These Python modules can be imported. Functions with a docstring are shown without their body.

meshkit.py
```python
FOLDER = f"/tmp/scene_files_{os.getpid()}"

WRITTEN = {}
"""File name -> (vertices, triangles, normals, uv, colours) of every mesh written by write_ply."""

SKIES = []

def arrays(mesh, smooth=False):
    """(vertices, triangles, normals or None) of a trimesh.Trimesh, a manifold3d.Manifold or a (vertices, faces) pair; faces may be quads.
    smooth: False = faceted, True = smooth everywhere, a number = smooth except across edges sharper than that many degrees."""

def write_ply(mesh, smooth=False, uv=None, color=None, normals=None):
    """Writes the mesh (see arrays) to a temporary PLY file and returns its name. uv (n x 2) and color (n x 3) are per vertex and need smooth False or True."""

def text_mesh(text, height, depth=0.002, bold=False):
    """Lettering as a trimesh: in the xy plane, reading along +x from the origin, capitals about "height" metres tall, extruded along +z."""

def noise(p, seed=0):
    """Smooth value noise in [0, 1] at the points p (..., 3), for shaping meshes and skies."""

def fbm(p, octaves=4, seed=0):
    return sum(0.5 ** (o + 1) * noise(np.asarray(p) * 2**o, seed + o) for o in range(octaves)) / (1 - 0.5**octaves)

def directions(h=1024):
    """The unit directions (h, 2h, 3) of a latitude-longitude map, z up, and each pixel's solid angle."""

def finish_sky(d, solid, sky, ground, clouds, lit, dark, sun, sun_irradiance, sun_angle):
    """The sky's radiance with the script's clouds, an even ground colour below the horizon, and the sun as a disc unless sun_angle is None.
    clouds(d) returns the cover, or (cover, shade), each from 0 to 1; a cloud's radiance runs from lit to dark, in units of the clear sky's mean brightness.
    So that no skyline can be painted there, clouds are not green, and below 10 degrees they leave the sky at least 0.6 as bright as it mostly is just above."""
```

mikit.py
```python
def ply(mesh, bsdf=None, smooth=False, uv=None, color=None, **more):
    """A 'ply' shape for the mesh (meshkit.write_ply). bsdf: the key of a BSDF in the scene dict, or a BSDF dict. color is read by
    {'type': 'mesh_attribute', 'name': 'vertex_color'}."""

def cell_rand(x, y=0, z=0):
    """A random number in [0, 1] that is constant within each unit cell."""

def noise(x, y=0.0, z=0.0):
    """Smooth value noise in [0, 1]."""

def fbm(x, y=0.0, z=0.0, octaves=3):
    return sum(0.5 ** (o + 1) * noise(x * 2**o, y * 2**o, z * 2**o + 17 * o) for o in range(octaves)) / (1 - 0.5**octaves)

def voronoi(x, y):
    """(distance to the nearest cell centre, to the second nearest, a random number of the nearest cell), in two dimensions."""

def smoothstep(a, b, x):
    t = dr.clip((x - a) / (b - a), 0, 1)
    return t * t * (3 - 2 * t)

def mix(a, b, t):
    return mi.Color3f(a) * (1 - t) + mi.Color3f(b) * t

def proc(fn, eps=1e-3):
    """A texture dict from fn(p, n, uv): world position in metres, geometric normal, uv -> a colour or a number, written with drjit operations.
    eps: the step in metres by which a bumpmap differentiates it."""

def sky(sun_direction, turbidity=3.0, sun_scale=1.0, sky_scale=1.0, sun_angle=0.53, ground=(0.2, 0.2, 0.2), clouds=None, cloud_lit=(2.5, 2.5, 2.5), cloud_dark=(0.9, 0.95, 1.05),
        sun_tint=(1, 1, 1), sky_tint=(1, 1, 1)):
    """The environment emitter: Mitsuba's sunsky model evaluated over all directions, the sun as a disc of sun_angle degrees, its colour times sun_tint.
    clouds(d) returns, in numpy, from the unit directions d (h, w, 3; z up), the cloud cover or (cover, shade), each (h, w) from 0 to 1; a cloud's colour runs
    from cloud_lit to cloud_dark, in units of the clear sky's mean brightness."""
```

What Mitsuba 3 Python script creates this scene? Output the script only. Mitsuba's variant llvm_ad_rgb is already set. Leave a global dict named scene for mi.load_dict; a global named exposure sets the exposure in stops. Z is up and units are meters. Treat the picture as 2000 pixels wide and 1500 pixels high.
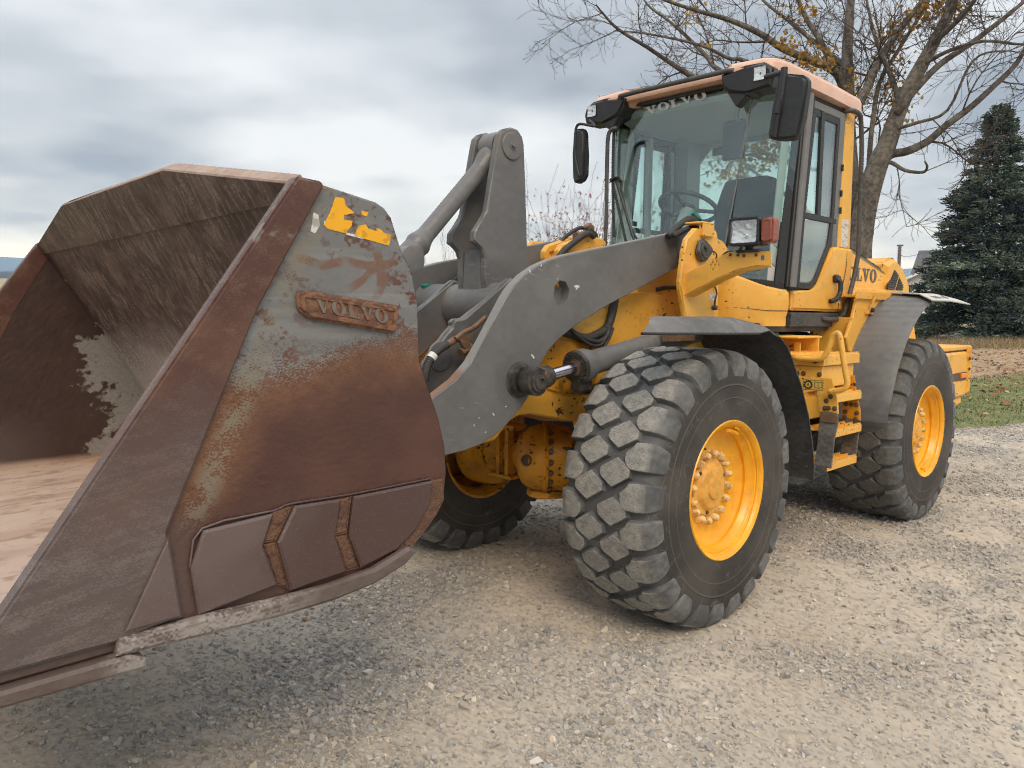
import math, random
import numpy as np, trimesh, shapely, mapbox_earcut
import mitsuba as mi, drjit as dr
import mikit, meshkit
from shapely.geometry import Polygon, Point, box as sbox
from shapely import affinity
from mikit import noise, fbm, smoothstep, mix, cell_rand, voronoi

T = mi.ScalarTransform4f
scene = {'type': 'scene'}
labels = {}
A = np.array

# ------------------------------------------------------------------ camera, sky, exposure
CAM = A([3.5108, 3.1376, 1.5717])
FWD = A([-.70178, -.70654, -.09109]); UPV = A([-.05691, -.07186, .99579])
scene['camera'] = {'type': 'perspective', 'fov': 66.38, 'fov_axis': 'x', 'near_clip': .05, 'far_clip': 20000.,
                   'to_world': T().look_at(origin=CAM.tolist(), target=(CAM + FWD).tolist(), up=UPV.tolist())}


def clouds(d):
    z = np.maximum(d[..., 2], 0)
    k = 1 / (z + .10)
    p = np.stack([d[..., 0] * k * .62, d[..., 1] * k * .62, 0 * z], -1)
    a = meshkit.fbm(p * A([1, 1, 1]) + 3.7, 5, seed=4)
    b = meshkit.fbm(p * 2.9 + 11.1, 6, seed=9)
    t = .55 * a + .45 * b
    band = np.clip((t - .36) / .26, 0, 1)
    bright_low = np.exp(-(z / .10) ** 2)                       # a paler strip near the horizon, all round
    shade = .69 + .58 * (band - .42) - .46 * bright_low
    shade = shade * (1 - .9 * np.clip((z - .36) / .45, 0, 1))      # an overcast sky is brightest overhead
    return np.ones_like(z), np.clip(shade, 0, 1)


exposure = 2.62
scene['sky'] = mikit.sky((.45, .62, .72), turbidity=3, sun_scale=.22, sun_angle=26, clouds=clouds, ground=(.2, .19, .17),
                         cloud_lit=(2.44, 2.56, 2.72), cloud_dark=(.70, .79, .91))


# ------------------------------------------------------------------ helpers: names
def key_for(base):
    if base not in scene and base not in labels:
        return base
    k = 1
    while f'{base}_{k:03d}' in scene or f'{base}_{k:03d}' in labels:
        k += 1
    return f'{base}_{k:03d}'


def add(base, mesh, bsdf, smooth=30, label=None, kind=None, **more):
    k = key_for(base)
    if base.startswith('wheel_loader__bucket'):      # the bucket hangs slightly lower on its right side
        mesh = mesh.copy(); v = np.array(mesh.vertices); v[:, 2] += .015 * (v[:, 1] - 1.238); mesh.vertices = v
    scene[k] = mikit.ply(mesh, bsdf, smooth=smooth, **more)
    if label or kind:
        labels[k] = {}
        if label: labels[k]['label'] = label
        if kind: labels[k]['kind'] = kind
    return k


def again(base, first, to_world):
    k = key_for(base)
    scene[k] = {**scene[first], 'to_world': to_world}
    return k


def thing(k, label, cat, group=None, kind=None):
    labels[k] = {'label': label, 'category': cat}
    if group: labels[k]['group'] = group
    if kind: labels[k]['kind'] = kind


# ------------------------------------------------------------------ helpers: meshes
def TM(v, f):
    m = trimesh.Trimesh(np.asarray(v, float), np.asarray(f, int), process=False)
    m.merge_vertices()
    return m


def join(*ms):
    return trimesh.util.concatenate(list(ms))


def mirror(m):
    v = np.array(m.vertices); v[:, 1] *= -1
    return trimesh.Trimesh(v, np.array(m.faces)[:, ::-1], process=False)


def ear(P):
    rings = [np.array(P.exterior.coords)[:-1]] + [np.array(r.coords)[:-1] for r in P.interiors]
    v = np.vstack(rings)
    f = mapbox_earcut.triangulate_float64(v, np.cumsum([len(r) for r in rings]).astype(np.uint32)).reshape(-1, 3)
    a = v[f[:, 1]] - v[f[:, 0]]; b = v[f[:, 2]] - v[f[:, 0]]
    f = np.where((a[:, 0] * b[:, 1] - a[:, 1] * b[:, 0] < 0)[:, None], f[:, ::-1], f)
    return v, f


def polys(g):
    return [x for x in getattr(g, 'geoms', [g]) if x.geom_type == 'Polygon' and x.area > 1e-9]


def slab2(poly, h0, h1, c=.004):
    """A 2D shape as a plate with chamfered edges: coordinates (u, v, h)."""
    P0 = poly if hasattr(poly, 'geom_type') else Polygon(poly).buffer(0)
    V, F, n = [], [], 0

    def put(v, f):
        nonlocal n
        V.append(v); F.append(np.asarray(f) + n); n += len(v)
    for P in polys(P0):
        P = shapely.geometry.polygon.orient(P)
        I = P.buffer(-c, join_style=2, mitre_limit=3) if c > 0 else P
        if I.is_empty:
            I, cc = P, 0
        else:
            cc = c if c > 0 else 0
        for g in polys(I):
            v, f = ear(g)
            put(np.c_[v, np.full(len(v), h1)], f)
            put(np.c_[v, np.full(len(v), h0)], f[:, ::-1])
        if cc:
            for g in polys(P.difference(I)):
                v, f = ear(g)
                d = shapely.distance(shapely.points(v), P.boundary) > c * .3
                put(np.c_[v, np.where(d, h1, h1 - c)], f)
                put(np.c_[v, np.where(d, h0, h0 + c)], f[:, ::-1])
        for r in [P.exterior] + list(P.interiors):
            q = np.array(r.coords)[:-1]; m = len(q); i = np.arange(m); j = (i + 1) % m
            v = np.vstack([np.c_[q, np.full(m, h0 + cc)], np.c_[q, np.full(m, h1 - cc)]])
            put(v, np.vstack([np.c_[i, j, j + m], np.c_[i, j + m, i + m]]))
    return TM(np.vstack(V), np.vstack(F))


def prism(poly, y0, y1, c=.004, holes=()):
    """(x, z) outline extruded along y."""
    P = poly if hasattr(poly, 'geom_type') else Polygon(poly).buffer(0)
    for h in holes:
        P = P.difference(h)
    m = slab2(P, min(y0, y1), max(y0, y1), c)
    return trimesh.Trimesh(np.array(m.vertices)[:, [0, 2, 1]], np.array(m.faces)[:, ::-1], process=False)


def prism_x(poly, x0, x1, c=.003):
    """(y, z) outline extruded along x."""
    m = slab2(poly, min(x0, x1), max(x0, x1), c)
    return trimesh.Trimesh(np.array(m.vertices)[:, [2, 0, 1]], np.array(m.faces), process=False)


def prism_z(poly, z0, z1, c=.003):
    return slab2(poly, min(z0, z1), max(z0, z1), c)


def rrect(x0, y0, x1, y1, r=.02):
    return sbox(x0 + r, y0 + r, x1 - r, y1 - r).buffer(r, quad_segs=4)


def rounded(poly, r):
    P = Polygon(poly).buffer(0)
    return P.buffer(-r, join_style=1).buffer(2 * r, join_style=1, quad_segs=5).buffer(-r, join_style=1, quad_segs=5)


def box(x0, x1, y0, y1, z0, z1, c=.004):
    return slab2(sbox(min(x0, x1), min(y0, y1), max(x0, x1), max(y0, y1)), min(z0, z1), max(z0, z1), c)


def plate(pts, t, c=.002, up=None):
    """A flat plate through the 3D points (in order), thickness t along its normal, grown to both sides."""
    P = A(pts, float); o = P.mean(0)
    _, _, w = np.linalg.svd(P - o)
    ex, ey, ez = w
    if np.dot(np.cross(ex, ey), ez) < 0: ez = -ez
    m = slab2(Polygon(np.c_[(P - o) @ ex, (P - o) @ ey]).buffer(0), -t / 2, t / 2, c)
    v = np.array(m.vertices)
    return trimesh.Trimesh(o + v[:, :1] * ex + v[:, 1:2] * ey + v[:, 2:] * ez, m.faces, process=False)


def spline(pts, k=6):
    P = A(pts, float)
    if len(P) < 3 or k < 2:
        return P
    Q = np.vstack([2 * P[0] - P[1], P, 2 * P[-1] - P[-2]])
    out = []
    for i in range(1, len(Q) - 2):
        for t in np.arange(k) / k:
            a, b, c, d = Q[i - 1:i + 3]
            out.append(.5 * (2 * b + (c - a) * t + (2 * a - 5 * b + 4 * c - d) * t * t + (3 * b - a - 3 * c + d) * t ** 3))
    return np.vstack(out + [P[-1]])


def tube(pts, r, n=12, k=6, cap=True):
    P = spline(pts, k)
    if np.ndim(r): r = np.interp(np.linspace(0, 1, len(P)), np.linspace(0, 1, len(r)), r)
    r = np.broadcast_to(r, (len(P),))
    t = np.gradient(P, axis=0); t /= np.linalg.norm(t, axis=1, keepdims=True) + 1e-12
    a = np.cross(t[0], [0, 0, 1.] if abs(t[0][2]) < .9 else [1., 0, 0]); a /= np.linalg.norm(a)
    ang = np.arange(n) * 2 * np.pi / n
    V = []
    for i in range(len(P)):
        a = a - t[i] * (a @ t[i]); a /= np.linalg.norm(a); b = np.cross(t[i], a)
        V.append(P[i] + r[i] * (np.cos(ang)[:, None] * a + np.sin(ang)[:, None] * b))
    V = np.vstack(V); m = len(P)
    i, j = np.meshgrid(np.arange(m - 1), np.arange(n), indexing='ij')
    q = np.stack([i * n + j, i * n + (j + 1) % n, (i + 1) * n + (j + 1) % n, (i + 1) * n + j], -1).reshape(-1, 4)
    F = [q[:, [0, 1, 2]], q[:, [0, 2, 3]]]
    if cap:
        V = np.vstack([V, P[0], P[-1]]); c = np.arange(n)
        F += [np.c_[(c + 1) % n, c, np.full(n, m * n)], np.c_[(m - 1) * n + c, (m - 1) * n + (c + 1) % n, np.full(n, m * n + 1)]]
    return trimesh.Trimesh(V, np.vstack(F), process=False)


def lathe(prof, o, axis=(0, 1, 0), n=48, a0=0., a1=2 * np.pi):
    """prof: (height along the axis, radius) in order."""
    ax = A(axis, float); ax /= np.linalg.norm(ax)
    e = np.cross(ax, [0, 0, 1.] if abs(ax[2]) < .9 else [1., 0, 0]); e /= np.linalg.norm(e); g = np.cross(ax, e)
    prof = A(prof, float); m = len(prof); full = a1 - a0 > 6.28
    ang = np.linspace(a0, a1, n, endpoint=not full)
    d = np.cos(ang)[:, None] * e + np.sin(ang)[:, None] * g
    V = A(o, float) + prof[None, :, :1] * ax + prof[None, :, 1:] * d[:, None]
    i, j = np.meshgrid(np.arange(n if full else n - 1), np.arange(m - 1), indexing='ij')
    q = np.stack([i * m + j, ((i + 1) % n) * m + j, ((i + 1) % n) * m + j + 1, i * m + j + 1], -1).reshape(-1, 4)
    F = np.vstack([q[:, [0, 1, 2]], q[:, [0, 2, 3]]])
    V = V.reshape(-1, 3)
    t = trimesh.Trimesh(V, F, process=False); t.merge_vertices(); t.update_faces(t.nondegenerate_faces())
    return t


def disc(o, r, h, axis=(0, 1, 0), n=32, c=.004):
    c = min(c, r * .4, h * .4)
    return lathe([(0, 0), (0, r - c), (c, r), (h - c, r), (h, r - c), (h, 0)], o, axis, n)


def loft(rings, cap=True):
    R = [A(r, float) for r in rings]; n = len(R[0]); m = len(R)
    V = np.vstack(R)
    i, j = np.meshgrid(np.arange(m - 1), np.arange(n), indexing='ij')
    q = np.stack([i * n + j, i * n + (j + 1) % n, (i + 1) * n + (j + 1) % n, (i + 1) * n + j], -1).reshape(-1, 4)
    F = [q[:, [0, 1, 2]], q[:, [0, 2, 3]]]
    if cap:
        V = np.vstack([V, R[0].mean(0), R[-1].mean(0)]); c = np.arange(n)
        F += [np.c_[(c + 1) % n, c, np.full(n, m * n)], np.c_[(m - 1) * n + c, (m - 1) * n + (c + 1) % n, np.full(n, m * n + 1)]]
    return trimesh.Trimesh(V, np.vstack(F), process=False)


def sheet(prof, y0, y1, t=.006, c=0):
    """A bent sheet: the (x, z) line prof, thickened by t, extruded along y."""
    L = shapely.geometry.LineString(prof).buffer(t / 2, cap_style=2, join_style=2)
    return prism(L, y0, y1, c)


def grid_sheet(G, t):
    """A thick sheet from a grid of 3D points (m, n, 3)."""
    G = A(G, float); m, n = G.shape[:2]
    du = np.gradient(G, axis=0); dv = np.gradient(G, axis=1); N = np.cross(du, dv); N /= np.linalg.norm(N, axis=2, keepdims=True) + 1e-12
    V = np.vstack([(G + N * t / 2).reshape(-1, 3), (G - N * t / 2).reshape(-1, 3)]); o = m * n
    i, j = np.meshgrid(np.arange(m - 1), np.arange(n - 1), indexing='ij')
    q = np.stack([i * n + j, (i + 1) * n + j, (i + 1) * n + j + 1, i * n + j + 1], -1).reshape(-1, 4)
    F = [q[:, [0, 1, 2]], q[:, [0, 2, 3]], q[:, [2, 1, 0]] + o, q[:, [3, 2, 0]] + o]
    rim = np.r_[np.arange(n), np.arange(1, m) * n + n - 1, (m - 1) * n + np.arange(n - 2, -1, -1), np.arange(m - 2, 0, -1) * n]
    a, b = rim, np.roll(rim, -1)
    F += [np.c_[a, b, b + o], np.c_[a, b + o, a + o]]
    return trimesh.Trimesh(V, np.vstack(F), process=False)


def glyph(ch):
    B = sbox
    if ch == 'L':
        return shapely.union_all([B(.14, 0, .40, 1), B(0, 0, .78, .1), B(0, .9, .54, 1), Polygon([(.68, 0), (.78, 0), (.78, .38), (.72, .38)])]), .78
    if ch == 'V':
        return shapely.union_all([Polygon([(.12, .95), (.40, .95), (.60, .1), (.56, 0), (.45, 0)]), Polygon([(.47, 0), (.57, 0), (.88, .95), (.76, .95)]), B(0, .9, .52, 1), B(.64, .9, 1, 1)]), 1.0
    if ch == 'O':
        c = Point(.46, .5).buffer(1, 12)
        e = lambda a, b: affinity.scale(c, a, b, origin=(.46, .5))
        return e(.46, .53).difference(e(.19, .42)), .92


def lettering(word, p0, p1, up, depth):
    """Slab-serif capitals as one mesh: baseline from p0 to p1, up = the letters' height as a vector; raised by depth along right x up."""
    gs, x = [], 0
    for ch in word:
        g, w = glyph(ch); gs.append(affinity.translate(g, x, 0)); x += w + .07
    m = slab2(shapely.union_all(gs), 0, 1, 0)
    v = np.array(m.vertices); p0, p1, up = A(p0), A(p1), A(up)
    ex = (p1 - p0) / (x - .07); nz = np.cross(ex, up); nz /= np.linalg.norm(nz)
    return trimesh.Trimesh(p0 + v[:, :1] * ex + v[:, 1:2] * up + v[:, 2:] * nz * depth, m.faces, process=False)


def hexbolt(o, axis, r=.014, h=.012):
    """A washer, a hexagon head and a short thread end."""
    ax = A(axis, float); ax /= np.linalg.norm(ax); o = A(o, float)
    return join(lathe([(0, 0), (0, r * 1.5), (.003, r * 1.5), (.003, 0)], o, axis, 10), lathe([(.003, 0), (.003, r), (.003 + h * .8, r), (.003 + h, r * .8), (.003 + h, 0)], o, axis, 6))


# ------------------------------------------------------------------ materials
def P_(fn, eps=1e-3): return mikit.proc(fn, eps)


def mat(name, color, rough=.5, bump=None, scale=.002, eps=.002, metallic=0., spec=.5, two=True, **kw):
    if callable(color): color = P_(color)
    elif isinstance(color, (tuple, list)): color = {'type': 'rgb', 'value': list(color)}
    if callable(rough): rough = P_(rough)
    b = {'type': 'principled', 'base_color': color, 'roughness': rough, 'metallic': metallic, 'specular': spec, **kw}
    if bump: b = {'type': 'bumpmap', 'tex': P_(bump, eps), 'scale': scale, 'bsdf': b}
    scene[name] = {'type': 'twosided', 'bsdf': b} if two else b


def C(*c): return mi.Color3f(*c)


def n3(p, s, o=0.): return noise(p.x * s + o, p.y * s + o * 1.7, p.z * s + o * .3)


def f3(p, s, o=0., k=3): return fbm(p.x * s + o, p.y * s + o * 1.7, p.z * s + o * .3, k)


def yellow_fn(p, n, uv):
    a = f3(p, 3.1, 2.); b = f3(p, 26., 9.)
    c = mix((.74, .408, .066), (.69, .355, .052), smoothstep(.35, .7, a))
    dirt = smoothstep(.54, .80, .6 * f3(p, 7., 5.) + .4 * b)
    c = mix(c, (.36, .22, .09), dirt * .5)
    chip = smoothstep(.735, .765, f3(p, 55., 3., 2)) * smoothstep(.5, .62, f3(p, 4., 8., 2))
    return mix(c, (.05, .035, .03), chip)


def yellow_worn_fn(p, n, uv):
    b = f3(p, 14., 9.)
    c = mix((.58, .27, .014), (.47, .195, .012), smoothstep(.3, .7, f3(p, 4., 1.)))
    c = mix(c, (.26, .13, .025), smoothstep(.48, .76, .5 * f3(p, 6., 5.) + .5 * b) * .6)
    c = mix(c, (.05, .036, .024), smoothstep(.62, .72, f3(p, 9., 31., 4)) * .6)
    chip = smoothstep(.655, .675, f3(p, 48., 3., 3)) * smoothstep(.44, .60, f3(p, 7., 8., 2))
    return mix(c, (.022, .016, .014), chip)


def grey_paint_fn(p, n, uv):
    a = f3(p, 2.3, 4.); b = f3(p, 30., 1.)
    c = mix((.108, .109, .113), (.145, .146, .150), smoothstep(.3, .72, .7 * a + .3 * b))
    dust = smoothstep(.55, .8, f3(p, 5., 12.))
    c = mix(c, (.20, .185, .165), dust * .35)
    s = smoothstep(.80, .84, noise(p.x * 26 + p.z * 9, p.y * 8, p.z * 60 - p.x * 12)) * smoothstep(.62, .72, f3(p, 3.3, 7.))
    return mix(c, (.30, .30, .30), s * .28)


def rust_edge_fn(p, n, uv):
    a = f3(p, 6., 3.)
    return mix((.21, .208, .205), (.20, .115, .075), smoothstep(.50, .75, .75 * a + .55 * smoothstep(1.42, 1.20, p.z)))


def rust_cols(p):
    a = f3(p, 8., 1., 4); g = n3(p, 330.)
    c = mix((.066, .027, .020), (.088, .037, .027), smoothstep(.30, .72, a))
    return mix(c, (.125, .075, .055), smoothstep(.55, .95, g) * .35)


def bucket_out_fn(p, n, uv):
    """Outside of the bucket: grey paint left at the top, an orange fringe below it, brown rust under that, bare abraded steel at the foot."""
    w = f3(p, 4.5, 6., 4); w2 = f3(p, 21., 2., 3); fine = n3(p, 260., 3.)
    lvl = p.z - 1.455 + .16 * (p.x - 2.25) + (w - .5) * .13 + (w2 - .5) * .07
    paint = smoothstep(-.035, .05, lvl + (fine - .5) * .09)
    sd_ = p.x - 2.345 - .456 * (1.912 - p.z)
    halo = dr.maximum(smoothstep(-.17, -.02, lvl) * .9, smoothstep(-.15, -.01, sd_) * smoothstep(1.0, 1.15, p.z)) * (1 - paint)
    rust = rust_cols(p)
    rust = mix(rust, (.172, .080, .040), halo * smoothstep(.10, .85, .5 * w2 + .5 * fine + .15))
    streak = smoothstep(.5, .72, fbm(p.x * 1.6, p.z * 34., 3.)) * .35
    grey = mix((.155, .160, .165), (.25, .25, .245), streak + smoothstep(.5, .8, w) * .35)
    spots = smoothstep(.50, .64, .55 * f3(p, 19., 8., 4) + .45 * f3(p, 70., 4., 3)) * smoothstep(.38, .62, f3(p, 3.1, 3.) + .25 * smoothstep(2.2, 2.06, p.x) + .2 * smoothstep(1.78, 1.88, p.z))
    grey = mix(grey, rust * 1.35, spots)
    lx = dr.abs(p.x - 2.21 - .10 * (noise(p.z * 9.) - .5)); lz = dr.abs(p.z - 1.705 - .02 * (noise(p.x * 14.) - .5))
    scr = dr.maximum(smoothstep(.016, .009, lz) * smoothstep(2.16, 2.20, p.x) * smoothstep(2.46, 2.42, p.x),
                     smoothstep(.020, .011, lx) * smoothstep(1.60, 1.63, p.z) * smoothstep(1.76, 1.73, p.z))
    scr = dr.maximum(scr, smoothstep(.018, .010, dr.abs(p.z - 1.64 + .55 * (p.x - 2.27) + .02 * (noise(p.x * 30.) - .5))) * smoothstep(2.10, 2.13, p.x) * smoothstep(2.30, 2.24, p.x))
    grey = mix(grey, (.155, .085, .058), scr * smoothstep(.2, .5, w2) * .9)
    edge = smoothstep(.045, .012, dr.abs(p.x - 2.37 - (1.87 - p.z) * .475))      # bare weld seam behind the side cutter
    grey = mix(grey, (.10, .062, .048), edge * .0)
    c = mix(rust, grey, paint)
    seam = smoothstep(.05, .0, p.x - 2.345 - .456 * (1.912 - p.z)) * smoothstep(-.07, -.01, p.x - 2.345 - .456 * (1.912 - p.z)) * smoothstep(.98, 1.1, p.z)
    c = mix(c, (.19, .175, .135), seam * smoothstep(.40, .6, w2 + (fine - .5) * .4) * .75)
    bare = smoothstep(1.15, .80, p.z + .35 * (w - .5)) * smoothstep(2.2, 2.9, p.x)
    return mix(c, (.118, .088, .082), bare * .65)


def cutter_fn(p, n, uv):
    """The side cutter strip: brown and rubbed, greyer and brighter towards its worn foot."""
    w = f3(p, 5.5, 3., 4); w2 = f3(p, 24., 2., 3); fine = n3(p, 280., 3.)
    c = mix((.078, .032, .024), (.115, .055, .038), smoothstep(.35, .7, w))
    c = mix(c, (.150, .088, .058), smoothstep(.45, .75, .6 * w2 + .4 * fine) * smoothstep(1.25, 1.55, p.z) * .6)
    c = mix(c, (.26, .26, .25), smoothstep(.66, .72, f3(p, 14., 21., 4)) * smoothstep(1.6, 1.7, p.z) * .5)
    bare = smoothstep(1.50, .95, p.z + .3 * (w - .5))
    steel = mix((.105, .085, .083), (.165, .145, .142), smoothstep(.40, .75, .35 * fbm(p.x * 9., p.z * 70. + p.x * 12., 1.) + .35 * fine + .3 * w2))
    return mix(c, steel, bare * .85)


def wear_fn(p, n, uv):
    w = f3(p, 6., 3.); fine = n3(p, 300., 3.)
    c = mix((.072, .040, .036), (.125, .092, .088), smoothstep(.35, .75, .55 * w + .45 * smoothstep(2.1, 2.8, p.x)))
    return mix(c, (.17, .15, .145), smoothstep(.6, .95, fine) * .4)


def weld_fn(p, n, uv):
    w = f3(p, 18., 3.); fine = n3(p, 210., 3.)
    c = mix((.150, .076, .040), (.080, .040, .029), smoothstep(.30, .65, .5 * w + .5 * fine))
    return mix(c, (.36, .35, .29), smoothstep(.60, .68, f3(p, 7., 15.)) * smoothstep(2.35, 2.45, p.x) * smoothstep(.90, .93, p.z))


def scuffed_fn(p, n, uv):
    w = f3(p, 16., 3.); fine = n3(p, 160., 3.)
    c = mix((.112, .084, .074), (.28, .255, .24), smoothstep(2.36, 2.62, p.x + .25 * (w - .5)) * smoothstep(2.98, 2.90, p.x) * smoothstep(.2, .6, w + (fine - .5) * .5))
    return mix(c, (.10, .045, .03), smoothstep(.6, .72, w) * .5)


def inside_fn(p, n, uv):
    """Inside of the bucket: scoured streaks running down the back, scraped grey on the sides, dusty pale floor."""
    w = f3(p, 3.4, 5., 4); w2 = f3(p, 15., 1., 3); fine = n3(p, 170., 3.)
    side = smoothstep(1.10, 1.19, dr.abs(p.y))
    wq = .09 * f3(p, 5., 3.)
    s = fbm((p.y + wq) * 30. + p.z * 6., p.z * 11. - p.x * 7., 3., 4)
    s2 = fbm((p.y + wq) * 85. - p.z * 14., p.z * 30. - p.x * 19., 8., 3)
    blot = f3(p, 9., 2., 4)
    back = mix((.052, .034, .029), (.145, .096, .077), smoothstep(.34, .70, .16 * s + .24 * s2 + .60 * (.6 * blot + .4 * f3(p, 40., 6., 3))))
    back = mix(back, (.36, .32, .29), smoothstep(.54, .66, s2 * .45 + .25 * fine + .3 * w) * (.22 + .78 * smoothstep(1.56, 1.30, p.z + .35 * (w - .5))))
    back = mix(back, (.37, .335, .315), smoothstep(1.52, 1.18, p.z + .35 * (w - .5) + .25 * (s2 - .5)) * .85)
    lo = smoothstep(1.02, .90, p.z)
    sd = mix((.036, .020, .017), (.060, .032, .025), w2)
    scrape = smoothstep(.52, .585, .62 * w + .38 * w2 + .30 * smoothstep(2.42, 2.02, p.x) - .22 * dr.abs(p.z - 1.28) - .07 + .16 * (f3(p, 55., 9., 3) - .5))
    sd = mix(sd, (.27, .26, .245), scrape * (.55 + .45 * fine))
    sd = mix(sd, (.12, .095, .092), smoothstep(1.1, .9, p.z) * smoothstep(2.35, 2.7, p.x) * .5)
    fl = mix((.44, .335, .275), (.37, .265, .205), smoothstep(.35, .7, fbm(p.x * 3.5, p.y * 9., 2., 4)))
    fl = mix(fl, (.24, .155, .115), smoothstep(.50, .66, .5 * fbm(p.x * 9., p.y * 30., 6., 3) + .5 * f3(p, 26., 3.)) * .6)
    fl = mix(fl, (.20, .095, .05), smoothstep(2.35, 2.12, p.x) * .7)
    c = mix(back, fl, smoothstep(.885, .835, p.z + .02 * (w - .5)))
    return mix(c, sd, side * smoothstep(.80, .84, p.z))


def lip_fn(p, n, uv):
    w = f3(p, 9., 3., 4)
    return mix((.32, .245, .205), (.25, .165, .130), smoothstep(.35, .70, .5 * w + .5 * f3(p, 50., 3., 3)))


def tread_h(p, k):
    x = dr.select(p.x > -1.5, p.x, p.x + 3.0)
    return dr.sqrt(x * x + dr.square(p.z - .69)) - k


def rubber_fn(p, n, uv):
    x = dr.select(p.x > -1.5, p.x, p.x + 3.0)
    up = (x * n.x + (p.z - .69) * n.z) / tread_h(p, 0.)
    a = f3(p, 40., 2.); b = f3(p, 150., 5., 2); w = f3(p, 5., 3.)
    dy = dr.abs(dr.abs(p.y) - .895)
    top = smoothstep(.42, .93, up + .25 * (a - .5)) * smoothstep(.268, .195, dy + .05 * (w - .5))
    dark = mix((.075, .079, .084), (.140, .144, .146), smoothstep(.35, .7, .6 * w + .4 * a))
    dark = mix(dark, (.17, .165, .16), smoothstep(.60, .72, a) * smoothstep(.45, .6, w) * .5)
    top_c = mix((.185, .185, .178), (.335, .325, .30), smoothstep(.30, .68, .55 * b + .45 * a))
    top_c = mix(top_c, (.10, .10, .10), smoothstep(.60, .74, b) * .75)
    c = mix(dark, top_c, top)
    return mix(c, c * .42, smoothstep(-1.8, -2.2, p.x) * top)


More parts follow.
